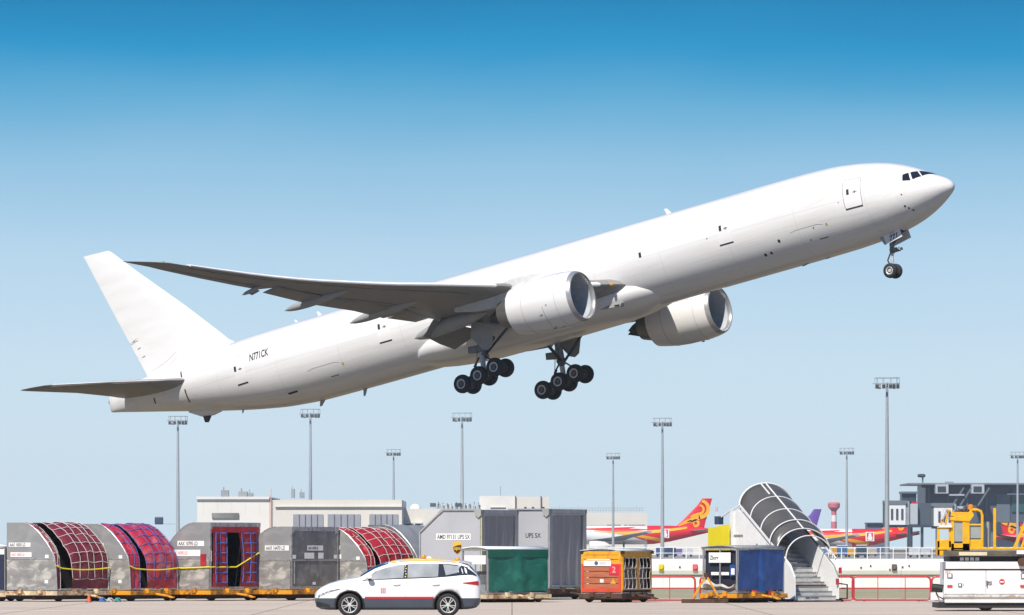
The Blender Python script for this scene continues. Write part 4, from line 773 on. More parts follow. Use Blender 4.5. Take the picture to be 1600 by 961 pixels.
def flat_uld(label, u, Y, z0, w, d, h, yaw, txt, txt2, kind, alu=ALUS, chamfer=False):
    """near vertical edge between end panel (left) and flat front (right) at photo column u"""
    p = at(u, 0, Y); r = thing('cargo_container', label, 'cargo container', (p.x, Y, z0), yaw, 'grey curtained cargo containers' if chamfer else 'silver air cargo containers on dollies')
    if chamfer: prof = [(-w, 0), (0, 0), (0, h), (-w * .63, h), (-w, h * .72)]
    else: prof = [(-w * a, h * b) for a, b in CP[::-1]] + [(0, h), (0, 0)]
    em = CW if chamfer else alu; fm = CWF if chamfer else ALUE
    if chamfer: mb = MB(); mb.prism(prof, 0, .04); e = mb.build('end_panel', em, r, bev=.01)
    else:
        mb = MB(); mb.prism(cutz(prof, h * .455, False), 0, .04); mb.build('lower_end_panel', em, r)
        mb = MB(); mb.prism(cutz(prof, h * .475, True), .002, .04); e = mb.build('end_panel', ALU, r)
    if chamfer:
        mb = MB(); mb.bar((-w, -.015, .02), (-w, -.015, h * .72), .09, .05); mb.bar((-w, -.015, h * .72), (-w * .63, -.015, h), .08, .05); mb.bar((-w * .63, -.015, h), (0, -.015, h), .08, .05); mb.bar((-w, -.015, .3), (-.1, -.015, .3), .05, .03); mb.build('end_frame', fm, r)
        mb = MB(); mb.prism([(-w * .63 - .12, h - .16), (-w * .63 + .1, h + .02), (-w * .63 - .05, h + .02), (-w * .63 - .2, h - .1)], -.05, .0); mb.prism([(-.28, h + .012), (.012, h + .012), (.012, h - .2), (-.1, h - .3), (-.22, h - .2)], -.06, -.03); mb.build('corner_gusset', GREYL, r)
    else:
        mb = MB(); mb.box((-w * .97, -.012, h * .455), (-.08, 0, h * .475)); mb.box((-w * .97, -.014, .0), (-.05, 0, .12)); mb.build('panel_seam', ALUE, e)
        mb = MB(); mb.tube([(-w * a, .015, h * b) for a, b in CP], .026, 6); mb.build('curved_edge', ALUE, r)
    mb = MB(); mb.prism(prof, d - .04, d); mb.build('far_end_panel', em, r)
    mb = MB(); mb.box((-w * (.62 if chamfer else .31), .045, h - .045), (-.002, d - .045, h - .003)); mb.build('roof', em, r)
    bk = [(-w, h * .72), (-w, 0)] if chamfer else [(-w * a, h * b) for a, b in CP]
    if chamfer: bk = [(-w * .63, h - .01)] + bk
    mb = MB(); mb.loft([[(x, y, z) for x, z in bk] for y in (.042, d - .042)], caps=False, closed=False, sm=not chamfer); mb.build('curved_back' if not chamfer else 'back_wall', em, r, solid=.03)
    mb = MB(); mb.box((-w * .85, d - .09, .08), (-.08, d - .05, h * .86)); mb.build('inner_shade_sheet', INSHADE, r)  # added dark sheet, paints the doorway's inner shade
    mb = MB(); mb.box((-w * .95, .045, .002), (-.002, d - .045, .07)); mb.build('base', ALUE, r)
    fw = .3 if chamfer else .1
    mb = MB(); mb.box((-.06, .0, .0), (.006, fw, h)); mb.box((-.06, d - fw, .0), (.006, d, h)); mb.box((-.06, fw, h - .16), (.006, d - fw, h)); mb.box((-.06, fw, 0), (.006, d - fw, .1)); mb.build('front_frame', fm, r, bev=.008)
    for y in (0, d - .2): mb = MB(); mb.prism([(y, h + .004), (y + .2, h + .004), (y + .2, h - .12), (y + .1, h - .24), (y, h - .24)], .008, .02, 'x'); mb.build('corner_gusset', GREYL if not chamfer else mat('gusset_brown', (.22, .205, .185), .5), r)
    if kind == 'open':
        mb = MB(); mb.box((-.02, .12, h - .36), (.03, d - .12, h - .15)); mb.build('tarp_valance', TARP, r)
        for y0, y1, ph in ((.14, d * .34, 0), (d * .56, d - .12, 2)):
            fn = lambda a, b: Vector((.02 + .035 * math.sin(a * 9 + ph + b), y0 + (y1 - y0) * (a if ph == 0 else 1 - (1 - a) * (1 - .12 * math.sin(PI * b))), .1 + (h - .44) * b))
            mb = MB(); mb.grid(fn, 12, 8); c_ = mb.build('tarp_curtain', TARP, r); net(c_, lambda a, b: fn(.12 + .76 * a, .08 + .9 * b) + Vector((.03, 0, 0)), 3, 6, .02, NETB, .01)
        mb = MB(); mb.tube([(.05, -.02 + .04 * k, h * .335 + .0 * k) for k in range(0, 40)] + [(.05, 1.6 + .05 * k, h * .335 + .018 * k) for k in range(30)], .026, 4)
        mb.tube([(-w * .93, -.03, h * .325), (-w * .5, -.035, h * .315), (.05, -.02, h * .335)], .03, 4); mb.build('strap', STRAP, r)
        plate_x(r, -.0 + .02, h * .42, .05, .4, None, 0, .03)
        mb = MB(); mb.box((-.42, -.02, h * .36), (-.16, -.008, h * .53)); mb.build('red_tag', TARP, r)
    elif kind == 'door':
        mb = MB(); mb.box((-.05, .12, .1), (-.0, d - .12, h - .16)); dr = mb.build('front_door', ALUD, r)
        mb = MB(); mb.box((.0, .12, h * .455), (.02, d - .12, h * .475)); mb.bar((.012, .2, .2), (.012, .2, h * .45), .03); mb.build('door_rail', ALUE, dr)
        plate_x(r, d * .34, h * .62, d * .33, .19, txt, .14); plate_x(r, d * .28, h * .49, d * .2, .22, None, 0); plate_x(r, d * .57, h * .49, .33, .22, None, 0); plate_x(r, .1, h * .49, .2, .14, None, 0); plate_x(r, d - .3, h * .49, .2, .14, None, 0); plate_x(r, d * .45, h * .07, .2, .1, None, 0)
    else:
        def cf(a, b): q = a * (d - 2 * fw + .04); return Vector((-.03 + .028 * math.sin(q * 8.5 + .5 * math.sin(b * 5)) + .015 * math.sin(q * 3.1 + b * 3), fw - .02 + q, .09 + (h - .24) * b))
        mb = MB(); mb.grid(cf, 44, 10); mb.build('curtain', CURT, r)
        mb = MB(); mb.bar((.0, fw, h - .19), (.0, d - fw, h - .19), .05); mb.bar((.0, fw, .1), (.0, d - fw, .1), .06); mb.build('curtain_rail', fm, r)
        mb = MB(); mb.bar((.012, -.0, .05), (.012, -.0, h - .3), .03); mb.build('edge_trim', STRAP if u < 830 else fm, r)
    if chamfer:
        if txt: plate(r, -w * .74, h * .62, 1.42, .24, txt, .22, y=-.002)
        if txt2: text_mb(txt2, .25, lambda a, q: (-.98 + a, -.004, h * .64 + q), .004, sx=.8).build('lettering', INK, r, fix=False)
    elif txt and kind != 'door': plate(r, -w * .64, h * .65, 1.2, .19, txt, .19)
    elif txt: plate(r, -1.18, h * .62, 1.08, .19, txt, .19)
    if txt2 and not chamfer: plate(r, -w * .78, h * .5, 1.35, .23, txt2, .16, ink=INKR)
    return r
RUST = mat('rusty_steel', (.09, .045, .025), .8, .1, var=.3, vscale=4, dirt=(.02, .018, .016), dscale=3, damt=.8)
ORNG = mat('dolly_orange', (.70, .30, .012), .5, var=.2, vscale=3, dirt=(.13, .055, .02), dscale=2.6, damt=.85, dsharp=.1)
CREAMD = mat('dolly_cream', (.62, .5, .33), .6, var=.3, vscale=4, dirt=(.25, .1, .03), dscale=3.2, damt=.9, dsharp=.1)
ROLLM = mat('roller_steel', (.2, .2, .2), .4, .7, var=.3, vscale=9)
def dolly(u, Y, yaw, w, d, rail, label, z=.40, drawbar=True):
    p = at(u, 0, Y); r = thing('container_dolly', label, 'dolly', (p.x, Y, 0), yaw, 'low container dollies in a row')
    mb = MB()
    for y in (-.06, d + .06): mb.box((-w - .05, y - .05, z - .17), (.05, y + .05, z - .015))
    for x in (-w - .0, -.0): mb.box((x - .05, -.0, z - .165), (x + .05, d + .0, z - .02))
    mb.build('frame', rail, r, bev=.01)
    mb = MB(); mb.box((-w, .0, z - .2), (0, d, z - .15)); mb.build('deck', RUST, r)
    for k in range(6):
        x = -w * (k + .5) / 6; mb = MB(); mb.tube([(x, .05, z - .045), (x, d - .05, z - .045)], .038, 8); mb.build('roller', ROLLM, r)
    mb = MB(); mb.bar((-w * .5, .1, z - .27), (-w * .5, d - .1, z - .27), .16, .12)
    for y in (d * .18, d * .82): mb.bar((-w + .1, y, .2), (-.1, y, .2), .09)
    mb.build('chassis', RUST, r)
    mb = MB(); mb.box((-w + .12, .12, .085), (-.12, d - .12, z - .2)); mb.build('under_shade', mat('under_shade_black', (.018, .016, .015), .8, var=.4, vscale=3), r)  # added dark box, shade beneath the dolly put into its colour
    for x in (-w * .88, -w * .12):
        for y in (d * .18 - .16, d * .82 + .16):
            mb = MB(); mb.revolve([(-.07, .08), (-.085, .12), (-.08, .17), (0, .19), (.08, .17), (.085, .12), (.07, .08)], (x, y, .19), (0, 1, 0), 18, caps=True); wl = mb.build('wheel', RUBBER, r)
            mb = MB(); mb.revolve([(-.075, .1), (-.09, .001)], (x, y, .19), (0, 1, 0), 12); mb.build('hub', ORNG, wl)
    if drawbar: mb = MB(); mb.tube([(0, d * .5, .26), (.5, d * .5, .2), (.75, d * .5, .14)], .04, 8); mb.tube([(.75 + .08 * math.cos(a), d * .5 + .08 * math.sin(a), .14) for a in [2 * PI * k / 10 for k in range(10)]], .025, 5, closed=True); mb.build('drawbar', rail, r)
    for x, y in ((-w * .3, -.12), (-w * .7, -.12), (.07, d * .3), (.07, d * .7)): mb = MB(); mb.box((x - .09, y - .04, z - .1), (x + .09, y + .04, z + .06)); mb.build('side_stop', rail, r)
    return r
YW1 = math.radians(-33); YC = 244.5; Z0 = .42
curved_uld('silver container with maroon netted cover and yellow strap at far left', 88, YC, Z0, 2.24, 3.18, 2.44, YW1, 'AAX 10503 LD', 'AAX 10503 LD', TARPD, NETW, (.1, .3))
curved_uld('silver container with pinkish red cover and blue netting, second from left', 203, YC + 2.2, Z0, 2.26, 2.98, 2.40, YW1, 'AAX 10756 LD', 'AAX 10756 LD', TARPP, NETB, (.24, .36))
flat_uld('silver container with open red curtains, blue nets and dark doorway', 328, YC + 4, Z0, 2.28, 3.2, 2.45, YW1, 'AAX 10795 LD', 'AAX 10795 LD', 'open')
flat_uld('scuffed silver container with closed dark grey front right of the red curtained one', 455, YC + 5.8, Z0, 2.3, 3.08, 2.3, YW1, 'AAX 16470 LD', None, 'door')
curved_uld('silver container with bright red netted cover behind the white car', 574, YC + 7.8, Z0, 2.3, 3.2, 2.28, YW1, 'AAX 1644 LD', '', TARP, NETW, (.2, .3), strap=False)
curved_uld('plain grey curved container between red netted one and tall white ones', 655, YC + 12, Z0, 2.34, 2.5, 2.4, YW1, 'AAX 16717 LD', '', TARP, NETW, strap=False, closed=True, alu=ALUD)
YW2 = math.radians(-25)
ua = flat_uld('tall pale grey container with shield emblem and grey curtain front', 752, YC + 6, Z0, 2.5, 3.25, 2.93, YW2, 'AMD 97131 UPS 5X', None, 'curtain', chamfer=True)
ub = flat_uld('tall pale grey container with longest grey curtain beside the yellow cart', 858, YC + 10, Z0, 2.55, 3.4, 2.98, YW2, None, 'UPS 5X', 'curtain', chamfer=True)
# shield emblem on the tall container
SH = [(-.16, .2), (0, .225), (.16, .2), (.165, 0), (.13, -.1), (0, -.2), (-.13, -.1), (-.165, 0)]
def shield(par, x, z, sc, y=-.003):
    mb = MB(); mb.prism([(x + a * sc * 1.12, z + b * sc * 1.1) for a, b in SH], y - .006, y); o = mb.build('shield_emblem', mat('shield_gold', (.72, .42, .03), .5), par)
    mb = MB(); mb.prism([(x + a * sc, z + b * sc) for a, b in SH[3:8]] + [(x - .16 * sc, z + .06 * sc), (x, z + .12 * sc), (x + .165 * sc, z + .14 * sc)], y - .011, y - .0065); f = mb.build('shield_field', mat('shield_brown', (.06, .025, .01), .5), o)
    text_mb('ups', .19 * sc, lambda u, q: (x - .14 * sc + u, y - .014, z - .04 * sc + q), .004).build('lettering', mat('shield_gold', (.72, .42, .03), .5), f, fix=False)
shield(ua, -.98, 1.5, 1.0); shield(ub, -1.3, 1.35, .8)
dolly(90, YC - .0, YW1, 2.3, 3.2, CREAMD, 'rusty cream dolly under the leftmost container')
dolly(205, YC + 2.2, YW1, 2.3, 3.0, ORNG, 'dolly under the pinkish red covered container')
dolly(330, YC + 4, YW1, 2.3, 3.15, ORNG, 'bright orange dolly under the open red curtained container')
dolly(457, YC + 5.8, YW1, 2.3, 3.05, ORNG, 'dolly under the container with closed dark front')
dolly(576, YC + 7.8, YW1, 2.3, 3.15, ORNG, 'dolly half hidden behind the front of the white car')
dolly(657, YC + 12, YW1, 2.3, 2.5, RUST, 'dolly hidden behind the white car under the plain curved container')
dolly(754, YC + 6, YW2, 2.5, 3.2, CREAMD, 'dolly under the tall container with shield emblem')
dolly(860, YC + 10, YW2, 2.5, 3.3, RUST, 'rusty dolly under the tall long curtained container')
# ---------------------------------------------------------------- smaller carts
GREEN = mat('green_tarp', (.008, .115, .085), .5, var=.2, vscale=1.8, dirt=(.03, .2, .16), dscale=2.5, damt=.5, bump=.8, bscale=3)
BLUE = mat('blue_tarp', (.012, .06, .24), .45, var=.2, vscale=1.8, dirt=(.05, .12, .34), dscale=2.5, damt=.4, bump=.8, bscale=3)
FRAMEG = mat('cart_frame_grey', (.34, .35, .35), .5, .3, var=.2, vscale=4)
def cart(name, label, u, Y, z0, w, d, h, yaw):
    p = at(u, 0, Y); return thing(name, label, 'baggage cart', (p.x, Y, z0), yaw, 'curtained baggage carts')
def cart_frame(r, w, d, h, fm, roofm):
    for x in (-w + .025, -.025):
        for y in (.025, d - .025): mb = MB(); mb.box((x - .03, y - .03, 0), (x + .03, y + .03, h)); mb.build('corner_post', fm, r)
    mb = MB()
    def rf(a, b): return Vector((-w - .04 + (w + .08) * a, -.04 + (d + .08) * b, h + .05 + .07 * math.sin(PI * a)))
    mb.grid(rf, 8, 2); mb.build('roof', roofm, r, solid=.04)
    mb = MB(); mb.box((-w, 0, -.06), (0, d, .0)); mb.build('floor', FRAMEG, r)
    mb = MB(); mb.box((-w + .01, d - .03, .0), (-.06, d - .01, h)); mb.build('back_panel', INSHADE, r)
    mb = MB()
    for y in (0.02, d - .02): mb.bar((-w, y, h), (0, y, h), .05); mb.bar((-w, y, .02), (0, y, .02), .05)
    for x in (-w, 0): mb.bar((x, 0, h), (x, d, h), .05)
    mb.build('top_frame', fm, r)
def curtain(r, d, h, m, folds, top=None, split=None, nm='curtain'):
    def fn(a, b):
        q = a * 2 - 1; s_ = .02 * math.sin(a * folds + b * 2) + .045 * math.exp(-((a - .55) / .09) ** 2) * (1 - b * .4) + .05 * (1 - b) * math.sin(PI * a) * .6
        if split: s_ += -.05 * math.exp(-((a - split) / .03) ** 2)
        return Vector((.012 + s_, .04 + (d - .08) * a, .03 + (h - .06) * b + .02 * math.sin(a * 9) * (1 - b)))
    mb = MB(); mb.grid(fn, 40, 14); c_ = mb.build(nm, m, r)
    if top: mb = MB(); mb.box((.0, .0, h - .26), (.045, d, h + .02)); mb.build('curtain_valance', top, c_, bev=.01)
    return c_
yg = math.radians(-52)
cg = cart('baggage_cart', 'baggage cart with dark green tarpaulin side behind the car tail', 762, 241, .36, 1.5, 2.72, 1.5, yg); cart_frame(cg, 1.5, 2.72, 1.5, FRAMEG, RAILM)
curtain(cg, 2.72, 1.5, GREEN, 14, mat('green_tarp_trim', (.006, .09, .065), .5, var=.1))
mb = MB(); mb.box((-1.4, .02, 1.0), (-.15, .05, 1.32)); mb.build('end_board', PLATE, cg); mb = MB(); mb.box((-1.2, .3, .02), (-.3, 1.6, .75)); mb.build('stowed_load', ALUD, cg)
mb = MB(); mb.box((-1.3, .05, .0), (-.2, .09, .28)); mb.bar((-.75, .03, .28), (-.75, .03, 1.0), .04); mb.build('end_rail', FRAMEG, cg)
yy = math.radians(-27); ORC = mat('cart_amber', (.74, .36, .012), .5, var=.12, vscale=3, dirt=(.35, .12, .03), dscale=3, damt=.5); REDC = mat('cart_red', (.62, .06, .025), .5, var=.15, vscale=3)
WOOD = mat('cart_planks', (.42, .13, .06), .7, var=.3, vscale=3, stretch=(.5, 1, 6), dirt=(.2, .07, .03), dscale=4, damt=.5)
cy = cart('slatted_cart', 'amber and red slatted cargo cart with mesh side', 972, 241, .37, 1.62, 2.4, 1.42, yy); cart_frame(cy, 1.62, 2.4, 1.42, ORC, mat('cart_roof_grey', (.5, .52, .52), .5, var=.1))
for k in range(6):
    z = .1 + k * .215; mb = MB(); mb.box((-1.54, -.02, z), (-.08, .015, z + .195)); mb.build('plank', WOOD if k < 4 else ORC, cy, bev=.006)
mb = MB(); mb.box((-1.6, -.035, .0), (-1.5, .0, 1.0)); mb.box((-.13, -.035, .0), (-.03, .0, 1.0)); mb.box((-1.5, -.035, .0), (-.13, 0, .13)); mb.build('end_frame', REDC, cy); mb = MB(); mb.box((-1.6, -.036, 1.002), (-1.5, .0, 1.4)); mb.box((-.13, -.036, 1.002), (-.03, .0, 1.4)); mb.box((-1.5, -.036, 1.33), (-.13, 0, 1.4)); mb.build('end_frame_top', ORC, cy)
o = plate(cy, -1.5, .93, 1.08, .19, None, 0, y=-.04, nm='sign_plate'); mb = MB(); mb.revolve([(-.05, .075), (-.046, .075)], (-1.0, 0, 1.03), (0, 1, 0), 14, caps=True); mb.build('sign_emblem', mat('sign_teal', (.02, .12, .25), .5), o); mb = MB(); mb.box((-.88, -.048, 1.035), (-.6, -.0465, 1.055)); mb.box((-.88, -.048, .99), (-.55, -.0465, 1.01)); mb.build('lettering', mat('sign_grey_text', (.3, .35, .4), .6), o)
mb = MB(); mb.box((-.5, -.042, .62), (-.1, -.037, 1.0)); pq = mb.build('number_panel', mat('panel_red', (.6, .02, .04), .5), cy); text_mb('2', .3, lambda u, q: (-.38 + u, -.045, .7 + q), .006).build('lettering', mat('number_pink', (.8, .35, .35), .5), pq, fix=False)
mb = MB(); mb.box((-.86, -.03, .34), (-.72, -.02, .46)); mb.build('white_sticker', PLATE, cy); mb = MB(); mb.prism([(-.45, .3), (-.23, .3), (-.34, .5)], -.03, -.022); mb.build('warning_triangle', ORC, cy)
for i, (y0, y1) in enumerate(((.06, 1.18), (1.26, 2.34))):
    mb = MB(); mb.bar((.0, y0, .08), (.0, y0, 1.3), .06); mb.bar((.0, y1, .08), (.0, y1, 1.3), .06); mb.bar((.0, y0, 1.27), (.0, y1, 1.27), .05); mb.bar((0, y0, .1), (0, y1, .1), .05); g_ = mb.build('mesh_frame', ORC, cy)
    net(g_, lambda a, b: Vector((.02, y0 + .1 + (y1 - y0 - .2) * (a + .05 * math.sin(b * 9 + i)), .12 + 1.1 * b)), 4, 4, .014, NETW, .006)
mb = MB(); mb.box((-.02, .03, 1.27), (.03, 2.37, 1.45)); mb.build('side_header', ORC, cy); mb = MB(); mb.box((-1.4, .15, .02), (-.15, 2.2, .95)); mb.build('stowed_load', mat('cart_load_brown', (.2, .17, .15), .8, var=.4, vscale=3), cy)
for x, y in ((-1.64, -.05), (-.04, -.06), (-.02, 2.3)): mb = MB(); mb.box((x, y, 1.36), (x + .12, y + .1, 1.47)); mb.build('corner_cap', BLACK, cy)
yb = math.radians(-37)
cb = cart('baggage_cart', 'baggage cart with blue tarpaulin side in front of the passenger stairs', 1152, 239.5, .4, 1.5, 2.9, 1.5, yb); cart_frame(cb, 1.5, 2.9, 1.5, FRAMEG, FRAMEG)
curtain(cb, 2.9, 1.5, BLUE, 11, None, .45)
mb = MB(); mb.box((-1.46, .1, .02), (-.04, .13, 1.46)); mb.build('end_shade_sheet', mat('navy_shade', (.012, .016, .035), .7, var=.3, vscale=3), cb)  # added sheet across the open end, interior darkness painted into its navy
mb = MB(); mb.bar((-.75, .02, 0), (-.75, .02, 1.5), .045); mb.build('end_post', FRAMEG, cb); o = plate(cb, -1.22, 1.02, .94, .36, 'Zborg', .2, y=-.01, nm='paper_sign')
plate(cb, -1.12, .58, .33, .11, None, 0, y=-.01); plate(cb, -.68, .58, .33, .11, None, 0, y=-.01); mb = MB(); mb.box((-.3, -.03, .55), (-.04, .01, .95)); mb.build('document_pouch', BLUE, cb); plate(cb, -.24, .6, .15, .22, None, 0, y=-.034)
def sackfn(a, b): return Vector((-1.42 + 1.34 * a, -.12 + .2 * b, .05 + (.24 + .09 * math.sin(a * 5 + 1) + .05 * math.sin(a * 13)) * math.sin(PI * min(1, .12 + b)) ** .5))
mb = MB(); mb.grid(sackfn, 16, 8); mb.build('plastic_sheeting', mat('plastic_film', (.5, .47, .44), .4, var=.3, vscale=5), cb)
for a in (.3, .62): mb = MB(); mb.box((.01, 2.9 * a, -.12), (.06, 2.9 * a + .28, .05)); mb.build('red_latch', REDC, cb)
ce = cart('baggage_cart', 'navy baggage cart cut off by the left edge of the picture', 8, 246, .4, 1.5, 2.0, 1.55, math.radians(-8)); cart_frame(ce, 1.5, 2.0, 1.55, FRAMEG, RAILM)
mb = MB(); mb.box((-1.45, -.03, .03), (-.03, .01, 1.3)); mb.build('end_panel', mat('navy_panel', (.012, .02, .06), .5, var=.15), ce); mb = MB(); mb.box((-1.45, -.03, 1.31), (-.03, .01, 1.5)); mb.build('end_board', PLATE, ce)
dolly(762, 241, yg, 1.5, 2.75, CREAMD, 'cream dolly frame under the green cart', .3); dolly(972, 241, yy, 1.62, 2.4, RUST, 'rust red trolley base under the amber cart', .31); dolly(1152, 239.5, yb, 1.5, 2.95, ORNG, 'rusty orange trolley base under the blue cart', .34); dolly(8, 246, math.radians(-8), 1.5, 2.0, CREAMD, 'cream trolley base at the left edge of the picture', .34)
# tow bar leaning against the blue cart, cones and odds and ends
tb = at(1098, 0, 239.2); t = thing('tow_bar', 'yellow and rust A-frame tow bar upright left of the blue cart', 'tow bar', (tb.x, 239.2, 0))
mb = MB(); mb.bar((-.35, 0, .16), (.1, 0, .95), .07); mb.bar((.6, 0, .14), (.14, 0, .95), .07); mb.build('leg', ORNG, t); mb = MB(); mb.bar((-.1, 0, .5), (.38, 0, .5), .05); mb.revolve([(-.04, .09), (.04, .09)], (.12, 0, .98), (0, 1, 0), 12, caps=True); mb.build('coupling', RUST, t)
mb = MB(); mb.box((-.75, -.1, .0), (.9, .1, .14)); mb.build('base_bar', RUST, t, bev=.02)
p = at(139, 0, 243.2); t = thing('traffic_cone', 'small bright orange cone on the ground under the maroon covered container', 'cone', (p.x, 243.2, .0)); t.scale = (.62,) * 3
mb = MB(); mb.revolve([(0, .16), (.03, .15), (.36, .05), (.38, .001)], (0, 0, .02), (0, 0, 1), 16); mb.build('cone_body', mat('cone_orange', (.75, .09, .012), .5), t); mb = MB(); mb.box((-.18, -.18, 0), (.18, .18, .03)); mb.build('cone_base', BLACK, t)
for u, c, nm in ((160, (.05, .14, .4), 'blue'), (184, (.08, .3, .35), 'teal'), (172, (.5, .5, .5), 'white')):
    p = at(u, 0, 244); t = thing('wheel_chock', '%s rubber chock on the ground under the pinkish red container' % nm, 'chock', (p.x, 244, 0), .2, 'chocks under the container dollies'); mb = MB(); mb.prism([(-.14, 0), (.14, 0), (.06, .15), (-.06, .15)], -.12, .12); mb.build('block', mat('chock_%s' % nm, c, .6), t, bev=.015); mb = MB(); mb.tube([(.0, -.13, .12), (.1, -.2, .04), (.25, -.22, .02)], .012, 5); mb.build('cord', RUBBER, t)
# ---------------------------------------------------------------- passenger stairs
PW_ = mat('stairs_white', (.76, .77, .76), .45, var=.06, vscale=2, dirt=(.5, .48, .44), dscale=2.2, damt=.35, dsharp=.25); STD = mat('canopy_smoke', (.09, .086, .084), .35, var=.15, vscale=1.5)
Ys = 243.5; p = at(1239, 0, Ys); st = thing('passenger_stairs', 'white mobile passenger stairs with dark ribbed arched canopy', 'boarding stairs', (p.x, Ys, 0), math.radians(30))
WS_ = 1.9; N = 13; tr, ri = .262, .17
for k in range(N):
    y = k * tr; z = .22 + k * ri; mb = MB(); mb.box((.06, y, z - .035), (WS_ - .06, y + tr + .03, z)); mb.build('tread', mat('tread_grey', (.22, .22, .22), .6, var=.2), st)
    mb = MB(); mb.box((.06, y + .012, z - ri + .004), (WS_ - .06, y + .03, z - .037)); mb.build('riser', mat('riser_grey', (.5, .5, .49), .6, var=.15, vscale=3, dirt=(.25, .24, .22), dscale=3, damt=.5), st)
def zt_(y): return .22 + y / tr * ri
for x in (0, WS_ - .05):
    mb = MB(); mb.prism([(-.12, .1), (-.12, .85), (.2, 1.28), (3.4, zt_(3.4) + 1.0), (3.4, zt_(3.4) - .5), (.9, .25), (.5, .1)], x, x + .05, 'x'); mb.build('side_panel', PW_, st, bev=.01)
    mb = MB(); mb.tube([(x + .025, -.1, .88), (x + .025, .2, 1.32), (x + .025, 3.45, zt_(3.45) + 1.06)], .03, 6); mb.build('handrail', FRAMEG if x else PW_, st)
def arch(y, f=0., r_=0., zoff=0.): a = PI * f; return Vector((WS_ / 2 + .1 - (WS_ / 2 + (.02 if y < .8 else .15) + r_) * math.cos(a), y, zt_(y) + 1.0 + zoff + (.78 + r_) * math.sin(a)))
ys0, ys1 = .95, 3.5
mb = MB(); mb.grid(lambda a, b: arch(ys0 + (ys1 - ys0) * b, a), 24, 10); mb.build('canopy_skin', STD, st, solid=.02)
for k, y in enumerate((.55, .95, 1.42, 2.05, 2.75, 3.5)):
    rr_ = .03 if k != 2 else .06; mb = MB(); mb.tube([arch(y, f / 24, .03) for f in range(25)], .024 if k < 5 else .036, 6); mb.build('canopy_rib', PW_, st)
mb = MB(); mb.tube([arch(1.36, f / 24, .08) for f in range(25)], .025, 6); mb.build('canopy_rib', PW_, st)
for f in (.5, .44):
    mb = MB(); mb.tube([arch(.95 if f == .5 else 2.9, f, .025), arch(3.5, f, .025)], .028, 6); mb.build('canopy_ridge', PW_, st)
for x in (-.05, WS_ + .25): mb = MB(); mb.bar((x, .5, zt_(.5) + 1.0), (x, 3.55, zt_(3.55) + 1.0), .06, .08); mb.build('canopy_side_rail', PW_, st)
mb = MB(); mb.box((0, 3.41, zt_(3.4) - .1), (WS_, 4.7, zt_(3.4))); mb.build('platform', FRAMEG, st)
mb = MB(); mb.prism([(3.41, 1.0), (3.41, 3.2), (3.8, 3.35), (4.3, 3.1), (4.3, 1.9)], .0, .04, 'x'); mb.build('platform_side_panel', PW_, st)
mb = MB(); mb.prism([(3.41, 1.0), (3.41, 3.2), (3.8, 3.35), (4.3, 3.1), (4.3, 1.9)], WS_ - .04, WS_, 'x'); mb.build('platform_side_panel', PW_, st)
mb = MB(); mb.tube([(.02, 3.4, 3.55), (.02, 4.3, 3.3), (.02, 5.1, 3.0), (.02, 5.4, 2.85)], .03, 6); mb.tube([(.02, 3.6, 3.2), (.02, 3.6, 3.5)], .03, 6); mb.tube([(.02, 5.35, 2.0), (.02, 5.35, 2.88)], .03, 6); mb.build('platform_railing', RAILM, st)
mb = MB(); mb.box((-.06, 4.0, 1.9), (.04, 4.16, 3.3)); mb.build('lift_post', PW_, st)
mb = MB(); mb.prism([(4.08, 1.85), (4.08, 2.8), (5.45, 2.66), (5.45, 1.75)], -.22, -.14, 'x'); mb.build('yellow_side_panel', mat('stairs_yellow', (.72, .60, .01), .5, var=.08, vscale=1.5), st)
mb = MB(); mb.box((-.1, 4.9, 2.8), (.1, 5.2, 3.1)); mb.build('lamp_box', mat('navy_box', (.04, .06, .12), .5), st)
mb = MB(); mb.box((.05, 3.45, 1.25), (WS_ - .05, 5.85, 2.0)); mb.build('engine_housing', mat('housing_grey', (.4, .4, .4), .6, var=.2, vscale=3), st); mb = MB(); mb.prism([(3.5, 2.02), (3.5, 2.8), (4.3, 2.45), (4.4, 2.02)], .1, 1.4, 'x'); mb.build('load_bags', mat('maroon_bag', (.18, .06, .06), .7, var=.3, vscale=4), st)
mb = MB(); mb.box((.1, .6, .3), (WS_ - .1, 6.0, .62)); mb.build('chassis', RUST, st)
for y in (1.2, 5.2):
    for x in (.1, WS_ - .1): mb = MB(); mb.revolve([(-.11, .2), (-.12, .28), (-.09, .34), (0, .36), (.09, .34), (.12, .28), (.11, .2)], (x, y, .36), (1, 0, 0), 20, caps=True); mb.build('wheel', RUBBER, st)
def sp(y, z): return (-.012, y, z)
mb = MB(); mb.add([sp(2.55, 1.55), sp(2.25, 1.55), sp(2.12, 1.7), sp(2.3, 1.95), sp(2.42, 2.12), sp(2.62, 1.85)], [(0, 1, 2, 3, 4, 5)]); lg = mb.build('drop_logo', mat('logo_blue', (.02, .08, .25), .5), st, fix=False)
mb = MB(); mb.add([(-.016, y, z) for y, z in ((2.45, 1.62), (2.3, 1.66), (2.36, 1.9), (2.5, 1.8))], [(0, 1, 2, 3)]); mb.build('drop_highlight', PW_, lg, fix=False)
mb = MB(); mb.box((.55, .006, .12), (.72, .011, .18)); mb.box((.75, .006, .13), (1.1, .011, .16)); mb.build('riser_sticker', mat('logo_blue', (.02, .08, .25), .5), st)
mb = MB(); mb.box((.22, tr * 4, .22 + ri * 3 + .06), (.5, tr * 4 + .008, .22 + ri * 3 + .16)); mb.build('riser_sticker', mat('logo_blue', (.02, .08, .25), .5), st)
for x, z in ((WS_ - .14, .62), (WS_ - .02, 1.02)): mb = MB(); mb.box((x, -.16, z), (x + .1, -.1, z + .22)); mb.build('red_marker', RED, st)
